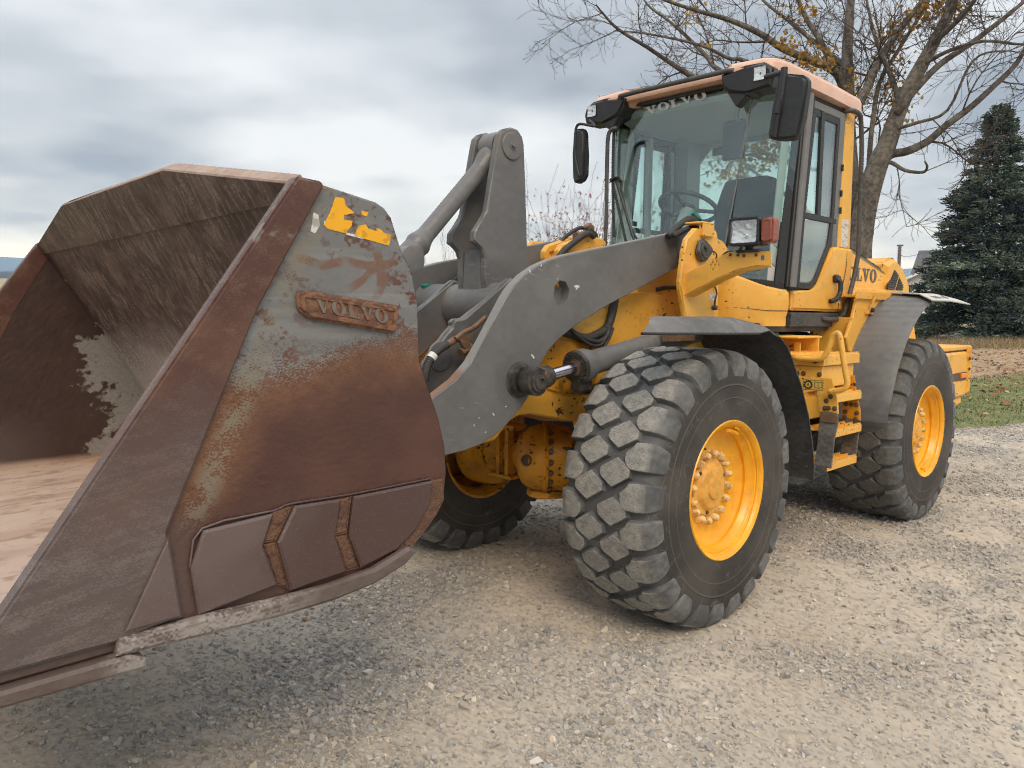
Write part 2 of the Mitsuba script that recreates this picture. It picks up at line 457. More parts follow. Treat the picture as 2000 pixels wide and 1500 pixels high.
def sidewall_fn(p, n, uv):
    h = tread_h(p, 0.)
    w = f3(p, 4., 3.); a = f3(p, 30., 1., 3)
    c = mix((.030, .027, .025), (.060, .054, .049), smoothstep(.32, .7, w))
    c = mix(c, (.115, .105, .095), smoothstep(.58, .8, .5 * a + .5 * f3(p, 11., 8.)) * .6)
    c = mix(c, (.100, .104, .110), smoothstep(.585, .665, h + .05 * (w - .5)) * .85)
    q1 = dr.abs(noise(p.x * 9. + p.z * 4., p.z * 7. - p.x * 5., 1.) - .5); q2 = dr.abs(noise(p.x * 21. - p.z * 13., p.z * 17. + p.x * 9., 5.) - .5)
    scr = smoothstep(.010, .003, q1) * smoothstep(.35, .6, w) + smoothstep(.013, .004, q2) * smoothstep(.45, .6, a)
    c = mix(c, (.17, .165, .155), dr.minimum(scr, 1.) * (.40 + .3 * smoothstep(.5, .6, h)))
    ring = smoothstep(.006, .002, dr.abs(h - .535)) + smoothstep(.004, .001, dr.abs(h - .47))
    return mix(c, (.15, .14, .13), dr.minimum(ring, 1.) * .4)


def sidewall_bump(p, n, uv):
    h = tread_h(p, 0.)
    return smoothstep(.008, .002, dr.abs(h - .535)) + .6 * smoothstep(.005, .002, dr.abs(h - .47)) + .5 * smoothstep(.004, .002, dr.abs(h - .41)) + .25 * f3(p, 60., 1., 2)


def rim_fn(p, n, uv):
    a = f3(p, 12., 2.)
    c = mix((.80, .395, .012), (.73, .34, .010), smoothstep(.4, .7, a))
    return mix(c, (.50, .22, .03), smoothstep(.66, .80, f3(p, 45., 4.)) * .3)


def plastic_fn(p, n, uv):
    a = f3(p, 5., 2.); b = f3(p, 50., 6., 2)
    c = mix((.040, .041, .043), (.075, .074, .073), smoothstep(.3, .7, .6 * a + .4 * b))
    s = smoothstep(.80, .86, noise(p.x * 60 + p.y * 30, p.y * 9., p.z * 70.))
    return mix(c, (.14, .14, .14), s * .35)


def fender_fn(p, n, uv):
    a = f3(p, 3., 2.); b = f3(p, 24., 6., 3)
    c = mix((.085, .086, .089), (.135, .134, .133), smoothstep(.3, .7, .6 * a + .4 * b))
    band = .5 + .5 * dr.sin(p.z * 150. + 6. * n3(p, 3.))
    c = mix(c, (.16, .16, .16), band * smoothstep(.45, .65, f3(p, 2.1, 9.)) * smoothstep(-1.5, -1.6, p.x) * .35)
    return mix(c, (.21, .20, .185), smoothstep(.62, .8, f3(p, 7., 14.)) * .5)


def roof_fn(p, n, uv):
    a = f3(p, 4., 2.)
    return mix((.60, .375, .275), (.64, .43, .335), smoothstep(.35, .65, a))


mat('yellow', yellow_fn, .38, clearcoat=.25, clearcoat_gloss=.7)
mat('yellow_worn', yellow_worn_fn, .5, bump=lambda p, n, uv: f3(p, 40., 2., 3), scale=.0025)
mat('grey_paint', grey_paint_fn, .42, bump=lambda p, n, uv: f3(p, 14., 2., 3), scale=.0012)
mat('arm_edge', rust_edge_fn, .55, bump=lambda p, n, uv: f3(p, 60., 2., 3), scale=.002)
mat('bucket_out', bucket_out_fn, .52, bump=lambda p, n, uv: f3(p, 90., 2., 3) + .5 * f3(p, 15., 1., 2), scale=.0022)
mat('side_cutter', cutter_fn, .45, bump=lambda p, n, uv: f3(p, 90., 2., 3), scale=.0018)
mat('wear_steel', wear_fn, .42, bump=lambda p, n, uv: f3(p, 110., 2., 2), scale=.0012)
mat('weld', weld_fn, .65, bump=lambda p, n, uv: f3(p, 80., 2., 3), scale=.006)
mat('scuffed_steel', scuffed_fn, .5, bump=lambda p, n, uv: f3(p, 45., 2., 3), scale=.006)
mat('bucket_in', inside_fn, .55, bump=lambda p, n, uv: f3(p, 50., 2., 3) + .6 * fbm(p.y * 60., p.z * 14. - p.x * 9., 3.), scale=.0035)
mat('bucket_lip', lip_fn, .6, bump=lambda p, n, uv: f3(p, 50., 2., 3), scale=.006)
mat('badge_rust', lambda p, n, uv: mix((.20, .10, .055), (.12, .055, .035), smoothstep(.35, .6, f3(p, 60., 2., 3))), .65, bump=lambda p, n, uv: f3(p, 130., 2., 3), scale=.004)
mat('badge_letters', lambda p, n, uv: mix((.150, .140, .130), (.17, .095, .06), smoothstep(.42, .60, f3(p, 50., 2., 3))), .55)
mat('decal_yellow', lambda p, n, uv: mix((.80, .40, .010), (.55, .28, .02), smoothstep(.55, .75, f3(p, 40., 2., 3))), .4)
mat('decal_white', lambda p, n, uv: mix((.62, .62, .60), (.36, .35, .33), smoothstep(.45, .65, f3(p, 60., 2., 3))), .5)
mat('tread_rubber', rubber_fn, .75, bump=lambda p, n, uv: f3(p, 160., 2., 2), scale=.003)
mat('sidewall', sidewall_fn, .62, bump=sidewall_bump, scale=.004, eps=.0015)
mat('rim_paint', rim_fn, .33, clearcoat=.4, clearcoat_gloss=.8)
mat('hub_paint', lambda p, n, uv: mix((.70, .375, .07), (.60, .30, .045), smoothstep(.4, .65, f3(p, 20., 1.))), .5)
mat('nut', lambda p, n, uv: mix((.72, .52, .24), (.45, .28, .10), smoothstep(.45, .65, f3(p, 60., 1.))), .5)
mat('plastic', plastic_fn, .55)
mat('black', lambda p, n, uv: mix((.012, .0125, .014), (.024, .024, .026), f3(p, 20., 3.)), .45)
mat('mirror_shell', lambda p, n, uv: mix((.016, .018, .022), (.026, .028, .033), f3(p, 30., 3.)), .5)
mat('fender', fender_fn, .5)
mat('roof_paint', roof_fn, .4, clearcoat=.3, clearcoat_gloss=.6)
mat('hose', lambda p, n, uv: mix((.016, .016, .017), (.05, .048, .045), f3(p, 30., 3.)), .6)
mat('dark_steel', lambda p, n, uv: mix((.035, .033, .032), (.085, .075, .068), smoothstep(.35, .7, f3(p, 26., 3.))), .5, metallic=.3, bump=lambda p, n, uv: f3(p, 60., 2., 2), scale=.002)
mat('worn_plate', lambda p, n, uv: mix((.085, .082, .080), (.17, .165, .16), smoothstep(.35, .68, .6 * f3(p, 9., 3.) + .4 * f3(p, 60., 2., 2))), .5, bump=lambda p, n, uv: f3(p, 60., 2., 2), scale=.002)
mat('bare_bolt', lambda p, n, uv: mix((.06, .035, .022), (.14, .08, .04), f3(p, 50., 3.)), .55)
mat('rusty_fitting', lambda p, n, uv: mix((.10, .055, .035), (.20, .12, .07), f3(p, 40., 3.)), .6)
mat('cab_grey', lambda p, n, uv: mix((.13, .135, .14), (.17, .172, .175), f3(p, 8., 3.)), .6)
mat('cab_lining', (.44, .445, .45), .7)
mat('seat_cloth', lambda p, n, uv: mix((.050, .058, .064), (.075, .082, .088), f3(p, 60., 3.)), .9)
mat('green_cap', (.02, .20, .15), .45)
mat('lamp_reflector', (.86, .87, .88), .28, metallic=.55, bump=lambda p, n, uv: noise(p.x * 50., p.y * 70., p.z * 70.), scale=.006)
mat('amber_plastic', lambda p, n, uv: mix((.27, .075, .045), (.20, .05, .03), f3(p, 90., 2., 2)), .3, clearcoat=.8)
mat('orange_plastic', (.72, .20, .01), .3)
mat('white_print', (.62, .63, .62), .5)
mat('paper_label', lambda p, n, uv: mix((.60, .56, .50), (.30, .27, .24), smoothstep(.55, .62, fbm(p.x * 40., p.z * 90., 2.)) * .7), .5)
mat('yellow_label', (.62, .42, .10), .5)
mat('black_print', (.02, .02, .02), .5)
mat('letters_grey', (.085, .088, .095), .45)
mat('bright_fender', lambda p, n, uv: mix((.40, .40, .39), (.52, .52, .50), f3(p, 12., 3.)), .5)
scene['chrome'] = {'type': 'twosided', 'bsdf': {'type': 'roughconductor', 'material': 'Cr', 'alpha': .06}}
scene['mirror_glass'] = {'type': 'twosided', 'bsdf': {'type': 'roughconductor', 'material': 'Al', 'alpha': .03}}
scene['cab_glass'] = {'type': 'thindielectric', 'int_ior': 1.52, 'specular_transmittance': {'type': 'rgb', 'value': [.86, .955, .935]}}
scene['clear_lens'] = {'type': 'thindielectric', 'int_ior': 1.5, 'specular_transmittance': {'type': 'rgb', 'value': [.95, .96, .96]}}

# ================================================================== THE WHEEL LOADER
L = 'wheel_loader'
thing(L, 'yellow and grey wheel loader with a huge rusty bucket, standing on a gravel yard', 'loader')
# ------------------------------------------------------------------ wheels
from scipy.interpolate import PchipInterpolator
TYRE_R, AXLE_Z, WHEEL_Y, NLUG = .712, .69, .895, 24
_py = A([0, .10, .18, .222, .246, .262, .268, .268, .266, .262]); _pr = A([.684, .683, .678, .664, .640, .600, .555, .49, .42, .354])
_t = np.r_[0, np.cumsum(np.hypot(np.diff(_py), np.diff(_pr)))]
prof_y, prof_r = PchipInterpolator(_t, _py), PchipInterpolator(_t, _pr)


def tyre_pt(t, s, h):
    """t: arc length across the tread from its middle, s: length around at the tread, h: height above the carcass."""
    a = abs(t); sg = 1 if t >= 0 else -1
    y, r = float(prof_y(a)), float(prof_r(a)); dy, dr_ = float(prof_y(a, 1)), float(prof_r(a, 1))
    k = math.hypot(dy, dr_); ny, nr = -dr_ / k, dy / k
    th = s / TYRE_R; R = r + nr * h
    return A([R * math.cos(th), sg * (y + ny * h), R * math.sin(th)])


def lug(rows):
    """rows: (t, s left, s right, height); a raised block with sloping flanks."""
    V = []
    for i, (t, a, b, h) in enumerate(rows):
        e = .010; d = -.010 if i == 0 else (.010 if i == len(rows) - 1 else 0)
        if rows[0][0] > rows[-1][0]: d = -d
        V += [tyre_pt(t + d, a - e, -.004), tyre_pt(t, a, h - .0025), tyre_pt(t + (0 if d == 0 else -d * .25), a + .0035, h), tyre_pt(t + (0 if d == 0 else -d * .25), b - .0035, h), tyre_pt(t, b, h - .0025), tyre_pt(t + d, b + e, -.004)]
    n, m = 6, len(rows); F = []
    for i in range(m - 1):
        for j in range(n - 1):
            F += [(i * n + j, i * n + j + 1, (i + 1) * n + j + 1), (i * n + j, (i + 1) * n + j + 1, (i + 1) * n + j)]
    for i in (0, m - 1):
        o = i * n
        f = [(o, o + 1, o + 4), (o, o + 4, o + 5), (o + 1, o + 2, o + 3), (o + 1, o + 3, o + 4)]
        F += f if i else [x[::-1] for x in f]
    mm = trimesh.Trimesh(V, F, process=False)
    c = mm.triangles_center.mean(0) * A([.9, 0, .9])
    if ((mm.triangles_center - c) * mm.face_normals).sum() < 0: mm.invert()
    return mm


rng = np.random.default_rng(5)


def diamond(c, f=1.):
    return lug([(c - .081, -.020 * f, .014 * f, .025), (c - .066, -.034 * f, .026 * f, .027), (c - .004, -.071, .064, .028), (c + .008, -.064, .071, .028), (c + .066, -.026 * f, .034 * f, .027), (c + .081, -.014 * f, .020 * f, .025)])


def shoulder(sg):
    r = [(.113, -.024, .010, .025), (.128, -.048, .022, .029), (.150, -.066, .044, .031), (.158, -.066, .060, .031), (.195, -.067, .066, .032), (.228, -.066, .066, .032), (.248, -.064, .064, .026), (.275, -.062, .062, .017), (.305, -.058, .058, .008), (.325, -.052, .052, .001)]
    return lug([(sg * t, a, b, h) for t, a, b, h in r])


lug_meshes = [(diamond(.070), 0.), (diamond(-.070), .5), (shoulder(1), .5), (shoulder(-1), 0.)]
pitch = 2 * math.pi / NLUG
cy = list(zip(np.linspace(0, _t[-1], 40)))
prof = [(-float(prof_y(t)), float(prof_r(t))) for t in np.linspace(_t[-1], 0, 30)] + [(float(prof_y(t)), float(prof_r(t))) for t in np.linspace(0, _t[-1], 30)[1:]]

RIM_PROF = [(.246, .352), (.262, .357), (.268, .353), (.266, .346), (.255, .334), (.243, .329), (.236, .331), (.232, .327), (.232, .320), (.226, .316), (.216, .314), (.205, .303), (.190, .297), (.180, .301), (.172, .301), (.166, .293), (.158, .286), (.149, .268), (.143, .245), (.140, .21), (.140, .0)]


def wheel(cx, sg, parts, first):
    o = A([cx, sg * WHEEL_Y, AXLE_Z])
    ax = (0, sg, 0)
    ty = add(L + '__tyre', lathe(prof, o, (0, 1, 0), 96), 'sidewall', True)
    base = T().translate(o.tolist())
    if parts:
        for m, ph in lug_meshes:
            k0 = None
            for i in range(NLUG):
                W = base @ T().rotate([0, 1, 0], math.degrees((i + ph) * pitch + .04 + .012 * rng.standard_normal()))
                b = ty + '__tread_block'
                if k0 is None:
                    k0 = add(b, m, 'tread_rubber', 16); scene[k0]['to_world'] = W
                else:
                    again(b, k0, W)
    else:
        ms = []
        for m, ph in lug_meshes:
            for i in range(NLUG):
                q = m.copy(); q.apply_transform(trimesh.transformations.rotation_matrix(-(i + ph) * pitch, [0, 1, 0])); q.apply_translation(o); ms.append(q)
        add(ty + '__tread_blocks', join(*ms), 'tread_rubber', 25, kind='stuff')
    rim = add(L + '__rim', join(lathe(RIM_PROF, o, ax, 96), lathe([(-.235, .36), (-.262, .357), (-.262, .34), (-.22, .31), (-.15, .29), (.139, .286)], o, ax, 64)), 'rim_paint' if sg > 0 else 'yellow_worn', 35)  # right rims: darker grimy paint, with their shade put into the colour
    # lock-ring segment with its stop, planetary hub, nuts
    a = 1.95 if cx > -1 else 4.55
    for k_, (hh, rr, da) in enumerate([(.224, .300, .32), (.236, .322, .12)]):
        seg = []
        for t in np.linspace(a - da, a + da * .3, 9):
            seg.append(o + A([rr * math.cos(t), sg * hh, rr * math.sin(t)]))
        add(rim + '__lock_ring', tube(seg, .011 if k_ == 0 else .008, 8, 1), 'rim_paint')
    hub = add(rim + '__hub', lathe([(.139, .152), (.153, .150), (.158, .145), (.158, .124), (.163, .118), (.178, .106), (.184, .092), (.185, .0)], o, ax, 48), 'hub_paint', 28)
    add(rim + '__hub_cap', lathe([(.184, .062), (.192, .058), (.199, .044), (.201, .0)], o, ax, 20), 'hub_paint', 28)
    for t in (0.7, 2.8, 4.9):
        add(rim + '__hub_bolt', hexbolt(o + A([.131 * math.cos(t), sg * .158, .131 * math.sin(t)]), ax, .007, .007), 'bare_bolt')
    k0 = None
    for i in range(16):
        t = i * 2 * math.pi / 16 + .1
        q = o + A([.174 * math.cos(t), sg * .140, .174 * math.sin(t)])
        W = T().translate(q.tolist())
        if k0 is None:
            k0 = add(rim + '__wheel_nut', lathe([(0, .025), (.006, .025), (.008, .021), (.026, .021), (.040, .016), (.046, .006), (.047, .0)], (0, 0, 0), ax, 12), 'nut', 25); scene[k0]['to_world'] = W
        else:
            again(rim + '__wheel_nut', k0, W)
    if cx > -1:     # valve stem
        add(rim + '__valve', tube([o + A([.15, sg * .165, .235]), o + A([.16, sg * .19, .228]), o + A([.165, sg * .225, .225])], .006, 8), 'dark_steel')


wheel(0, 1, True, True)
wheel(-3.0, 1, True, False)
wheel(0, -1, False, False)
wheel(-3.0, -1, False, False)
# ------------------------------------------------------------------ bucket
BK = L + '__bucket'
BW = 1.238
rear_line = [(2.181, 1.883), (2.150, 1.868), (2.127, 1.844), (2.09, 1.75), (2.052, 1.692), (2.030, 1.60), (2.027, 1.50), (2.022, 1.42), (1.983, 1.325), (1.945, 1.23), (1.921, 1.14), (1.914, 1.06), (1.924, .985), (1.95, .932), (1.983, .895), (2.03, .858), (2.083, .828), (2.145, .803), (2.215, .788), (2.30, .778), (2.40, .773)]
front_top, front_foot = (2.440, 1.921), (3.235, .80)
outline = [front_top, (2.359, 1.912)] + rear_line + [(3.235, .770), front_foot]
shell_line = [(2.400, 1.885), (2.310, 1.738), (2.220, 1.592), (2.130, 1.448), (2.048, 1.318), (1.990, 1.215), (1.955, 1.130), (1.955, 1.045), (1.975, .975), (2.015, .915), (2.070, .872), (2.14, .842), (2.23, .824), (2.36, .812), (2.80, .802), (3.34, .795)]
shell = sheet(spline(shell_line, 4), -BW + .01, BW - .01, .024)
sides = [prism(outline, s * (BW - .030), s * BW, .005) for s in (1, -1)]
# the shell's outside and the plates' outer faces carry the outer look, what faces inward the scoured one
S_ = spline(shell_line, 4); t_ = np.gradient(S_, axis=0); t_ /= np.linalg.norm(t_, axis=1, keepdims=True)
inner = sheet((S_ + np.c_[-t_[:, 1], t_[:, 0]] * .016)[:-2], -BW + .034, BW - .034, .006)
sin_ = [prism(Polygon(outline).intersection(Polygon(shell_line + [(3.34, 1.95)])).buffer(-.004), s * (BW - .0305), s * (BW - .034), .001) for s in (1, -1)]
add(BK, join(shell, *sides), 'bucket_out', 30)
add(BK + '__scoured_lining', join(inner, *sin_), 'bucket_in', 40)
# spill guard: a thick trapezoid standing on the shell's top edge
up_ = A([2.493 - 2.400, 0, 2.037 - 1.885])
gp = [A([2.400, y, 1.885]) for y in (-BW + .03, BW - .03)] + [A([2.400, y, 1.885]) + up_ * k for y, k in ((BW - .03, .26), (.555, 1.), (-.535, 1.), (-BW + .03, .26))]
nrm = np.cross(up_, [0, 1, 0]); nrm /= np.linalg.norm(nrm)
add(BK + '__spill_guard', plate(gp, .052, .004), 'bucket_lip', 30)
gi = [q + nrm * s for s in (.0215,) for q in gp]
add(BK + '__spill_guard_face', plate([A(q) - nrm * .028 - up_ * .02 for q in gp], .003, .0), 'bucket_in', 30)
cut_out = [(2.440, 1.921), (2.372, 1.917), (2.359, 1.908), (2.555, 1.578), (2.803, 1.036), (2.770, .825), (2.905, .800), (3.235, .800)]
for s in (1, -1):
    add(BK + '__side_cutter', prism(rounded(cut_out, .01), s * (BW - .036), s * (BW + .020), .007), 'side_cutter', 30)
    add(BK + '__foot_gusset', prism([(2.802, 1.028), (2.776, .825), (2.908, .822)], s * (BW + .0205), s * (BW + .028), .005), 'wear_steel', 30)
    wl = s * (BW + .001)
    for q in ([(2.746, .936), (2.712, 1.024), (2.525, 1.034), (2.556, .954), (2.516, .838), (2.730, .812)],
              [(2.461, 1.044), (2.318, 1.040), (2.336, .935), (2.300, .824), (2.478, .812), (2.513, .954)],
              [(2.274, 1.040), (1.985, 1.044), (1.997, .972), (2.052, .900), (2.125, .852), (2.252, .824), (2.292, .932)]):
        add(BK + '__wear_plate', prism(q, wl, s * (BW + .020), .006), 'wear_steel', 30)
    for q in ([(2.552, .958), (2.514, .958), (2.462, 1.046), (2.524, 1.040)], [(2.552, .956), (2.514, .956), (2.478, .812), (2.516, .838)], [(2.335, .935), (2.294, .935), (2.276, 1.042), (2.317, 1.040)], [(2.334, .933), (2.293, .933), (2.254, .824), (2.299, .824)],
              [(1.984, 1.046), (1.935, 1.046), (1.932, .975), (1.965, .928), (2.05, .855), (2.124, .822), (2.125, .850), (2.052, .898), (1.997, .970)]):
        add(BK + '__weld_strip', prism(q, wl, s * (BW + .008), .006), 'weld', 30)
    seam = [(2.745, .936, 0), (2.712, 1.028, 0), (2.522, 1.040, 0), (2.465, 1.050, 0), (2.275, 1.046, 0), (1.985, 1.050, 0)]
    add(BK + '__weld_bead', tube([(x, s * (BW + .006), z) for x, z, _ in seam], .0032, 6, 3), 'wear_steel', True)
    hs = [(2.92, .812), (2.70, .812), (2.52, .806), (2.36, .806), (2.22, .818), (2.09, .858), (2.055, .840), (2.10, .806), (2.215, .772), (2.354, .757), (2.512, .755), (2.75, .764), (2.93, .772)]
    add(BK + '__heel_strip', prism(hs, wl, s * (BW + .038), .010), 'scuffed_steel', 30)
    add(BK + '__edge_segment', prism([(3.50, .765), (2.900, .768), (2.862, .748), (2.862, .725), (3.48, .735), (3.53, .745)], s * (BW - .25), s * (BW + .034), .008), 'scuffed_steel', 30)
add(BK + '__cutting_edge', prism([(2.70, .772), (3.47, .768), (3.40, .812), (2.72, .800)], -BW, BW, .006), 'scuffed_steel', 30)
# cast name plate
bp = rounded([(2.446, 1.628), (2.110, 1.588), (2.120, 1.504), (2.405, 1.548), (2.443, 1.575)], .018)
add(BK + '__name_plate', prism(bp, BW + .001, BW + .016, .006), 'badge_rust', 30)
add(BK + '__name_plate_rim', prism(bp.buffer(-.006).difference(bp.buffer(-.020)), BW + .016, BW + .021, .002), 'badge_rust', 30)
add(BK + '__name_lettering', lettering('VOLVO', (2.392, BW + .0162, 1.568), (2.152, BW + .0162, 1.535), A([.006, 0, .040]), .0035), 'badge_letters', False)
# torn sticker
for q in ([(2.317, 1.883), (2.29, 1.882), (2.283, 1.862), (2.255, 1.845), (2.29, 1.836), (2.29, 1.823), (2.263, 1.823), (2.265, 1.809), (2.286, 1.786), (2.344, 1.794), (2.354, 1.805), (2.334, 1.84)], [(2.25, 1.797), (2.242, 1.811), (2.219, 1.817), (2.209, 1.805), (2.129, 1.794), (2.138, 1.762), (2.23, 1.777), (2.255, 1.784)], [(2.234, 1.854), (2.209, 1.852), (2.214, 1.839), (2.231, 1.842)], [(2.186, 1.808), (2.17, 1.808), (2.156, 1.799), (2.172, 1.795)]):
    add(BK + '__torn_sticker', prism(Polygon(q).buffer(0), BW + .0008, BW + .0022, 0), 'decal_yellow', False)
for q in ([(2.353, 1.814), (2.329, 1.813), (2.326, 1.804), (2.342, 1.8), (2.354, 1.803)], [(2.284, 1.789), (2.244, 1.785), (2.223, 1.779), (2.228, 1.775), (2.284, 1.783)], [(2.386, 1.835), (2.371, 1.829), (2.366, 1.802), (2.381, 1.779), (2.395, 1.783), (2.39, 1.805)]):
    add(BK + '__torn_sticker', prism(Polygon(q).buffer(0), BW + .0008, BW + .0018, 0), 'decal_white', False)
# lugs on the bucket's back, hidden for the most part behind the side plate
for y in (.12, -.12, .52, -.52):
    z0 = (1.86, 1.60) if abs(y) < .2 else (1.20, .92)
    add(BK + '__hinge_lug', prism([(2.33, z0[0]), (1.98, z0[0] - .02), (1.93, z0[0] - .12), (2.10, z0[1])] if abs(y) < .2 else [(1.955, 1.20), (1.60, 1.18), (1.55, 1.06), (1.955, .95)], y - .02, y + .02), 'arm_edge', 30)

# ------------------------------------------------------------------ lift arms, bell crank, link
arm = [(-.60, 2.05), (-.531, 2.066), (-.45, 2.052), (.063, 1.951), (.50, 1.868), (.561, 1.855), (.66, 1.828), (.75, 1.795), (.83, 1.752), (.90, 1.700), (.955, 1.640), (1.022, 1.545), (1.097, 1.440), (1.171, 1.345), (1.262, 1.270), (1.392, 1.200), (1.52, 1.160), (1.60, 1.10), (1.60, 1.02), (1.54, .955), (1.45, .93), (1.304, .943), (1.20, .950), (1.106, .967), (1.02, 1.0), (.942, 1.042), (.88, 1.09), (.840, 1.12), (.80, 1.16), (.757, 1.23), (.718, 1.311), (.66, 1.385), (.589, 1.437), (.474, 1.500), (.228, 1.604), (-.04, 1.698), (-.331, 1.802), (-.487, 1.855), (-.64, 1.90)]
hole = affinity.scale(Point(.568, 1.671).buffer(1, 16), .056, .060, origin=(.568, 1.671))
for s in (1, -1):
    k = add(L + '__lift_arm', prism(rounded(arm, .02), s * .465, s * .52, .005, [hole]), 'grey_paint', 20)
    P2 = rounded(arm, .02); ring = P2.difference(P2.buffer(-.0045)).intersection(sbox(-.4, 1.1, 1.6, 2.1).difference(Polygon([(-.7, 1.5), (-.7, 1.95), (.4, 1.75), (.95, 1.45), (1.25, 1.15), (.9, .9), (.3, 1.2)])))
    add(k + '__worn_edge', prism(ring.buffer(.0012), s * .469, s * .516, 0), 'arm_edge', 20)
    add(k + '__pivot_boss', disc((-.52, s * .515, 1.955), .088, s * .075, (0, 1, 0), 40) if s > 0 else disc((-.52, -.59, 1.955), .088, .075), 'grey_paint', 30)
    add(k + '__cylinder_boss', lathe([(0, .092), (.006, .078), (.015, .073), (.030, .070), (.034, .062), (.034, 0)], (.862, s * .519, 1.250), (0, s, 0), 40), 'dark_steel', 35)
    add(k + '__bucket_pin', disc((1.53, s * .52 if s > 0 else -.56, 1.04), .06, .04), 'dark_steel', 30)
k = L + '__lift_arm'
add(k + '__grease_point', join(box(.435, .472, .5195, .522, 1.700, 1.712, .001), box(.452, .462, .5195, .524, 1.690, 1.698, .001)), 'white_print', False)
for x, z, r in ((.72, 1.80, .008), (.80, 1.77, .011), (.60, 1.74, .005), (1.03, 1.10, .009), (.95, 1.13, .006), (1.15, 1.06, .006), (1.08, 1.02, .006), (.77, 1.36, .016), (1.12, 1.09, .005)):
    q = Point(x, z).buffer(r * .6, 5)
    q = affinity.rotate(affinity.scale(q, 1.6, .55), 60 * math.sin(x * 50))
    add(k + '__paint_chip', prism(q, .5195, .5206, 0), 'white_print', False)
add(L + '__cross_tube', tube([(.62, -.47, 1.60), (.62, .47, 1.60)], .13, 32, 1), 'grey_paint', 35)
# brackets beside the bell crank, their lower fingers running down to the bucket
brk = [(1.213, 1.333), (1.148, 1.406), (1.089, 1.466), (1.044, 1.503), (1.05, 1.522), (1.028, 1.537), (0.975, 1.542), (0.915, 1.578), (0.833, 1.622), (0.773, 1.666), (0.713, 1.715), (0.658, 1.748), (0.606, 1.744), (0.575, 1.706), (0.573, 1.599), (0.684, 1.493), (0.861, 1.341), (0.997, 1.245), (1.157, 1.106), (1.25, 1.114), (1.265, 1.211)]
for s in (1, -1):
    k = add(L + '__crank_bracket', prism(rounded(brk, .008), s * .20, s * .25, .012), 'grey_paint', 30)
    add(k + '__boss', lathe([(0, .075), (.008, .070), (.012, .055), (.012, 0)], (1.13, s * .25, 1.36), (0, s, 0), 28), 'grey_paint', 30)
bell = [(0.43, 2.47), (0.443, 2.511), (0.479, 2.543), (0.532, 2.547), (0.585, 2.53), (0.618, 2.501), (0.629, 2.461), (0.639, 2.417), (0.653, 2.352), (0.671, 2.267), (0.688, 2.17), (0.705, 2.095), (0.727, 2.051), (0.769, 2.006), (0.787, 1.984), (0.793, 1.931), (0.761, 1.921), (0.732, 1.894), (0.714, 1.853), (0.713, 1.768), (0.705, 1.678), (0.678, 1.571), (0.595, 1.489), (0.478, 1.489), (0.392, 1.573), (0.382, 1.714), (0.393, 1.893), (0.404, 2.058), (0.415, 2.277)]
b_off = A([.06, -.02]) * 0
for s in (1, -1):
    k = add(L + '__bell_crank', prism(rounded([(x, z) for x, z in bell], .01), s * .115, s * .072, .009), 'grey_paint', 25)
    add(k + '__pin_cap', lathe([(0, .072), (.006, .072), (.009, .068), (.010, .0)], (.530, s * .115, 2.448), (0, s, 0), 36), 'grey_paint', 30)
    add(k + '__pin_bolt', join(hexbolt((.530, s * .125, 2.448), (0, s, 0), .012, .014), disc((.530, min(s * .124, s * .128), 2.448), .022, .004)), 'grey_paint', 30)
add(L + '__bell_crank_web', prism([(.55, 1.46), (.72, 1.55), (.70, 1.90), (.56, 1.86)], -.072, .072, .01), 'grey_paint', 30)
la, lb = A([.530, 0, 2.448]), A([1.085, 0, 1.885])
ld = (lb - la) / np.linalg.norm(lb - la)
add(L + '__tilt_link', join(lathe([(-.058, .055), (-.055, .088), (.055, .088), (.058, .055)], la, (0, 1, 0), 32), tube([la + ld * .06, la + ld * .12, la + ld * .18, la + ld * .24, lb - ld * .16, lb - ld * .10, lb - ld * .05, lb], [.062, .066, .056, .046, .046, .046, .046, .046, .046, .054, .066, .060], 24, 4),
                            lathe([(-.075, 0), (-.075, .05), (-.07, .070), (.07, .070), (.075, .05), (.075, 0)], lb + ld * .09, (0, 1, 0), 28)), 'grey_paint', 35)
add(L + '__tilt_link__lower_eye', tube([lb + ld * .0, lb + ld * .08, lb + ld * .2, lb + ld * .95], [.06, .065, .05, .05], 20, 3), 'grey_paint', 35)

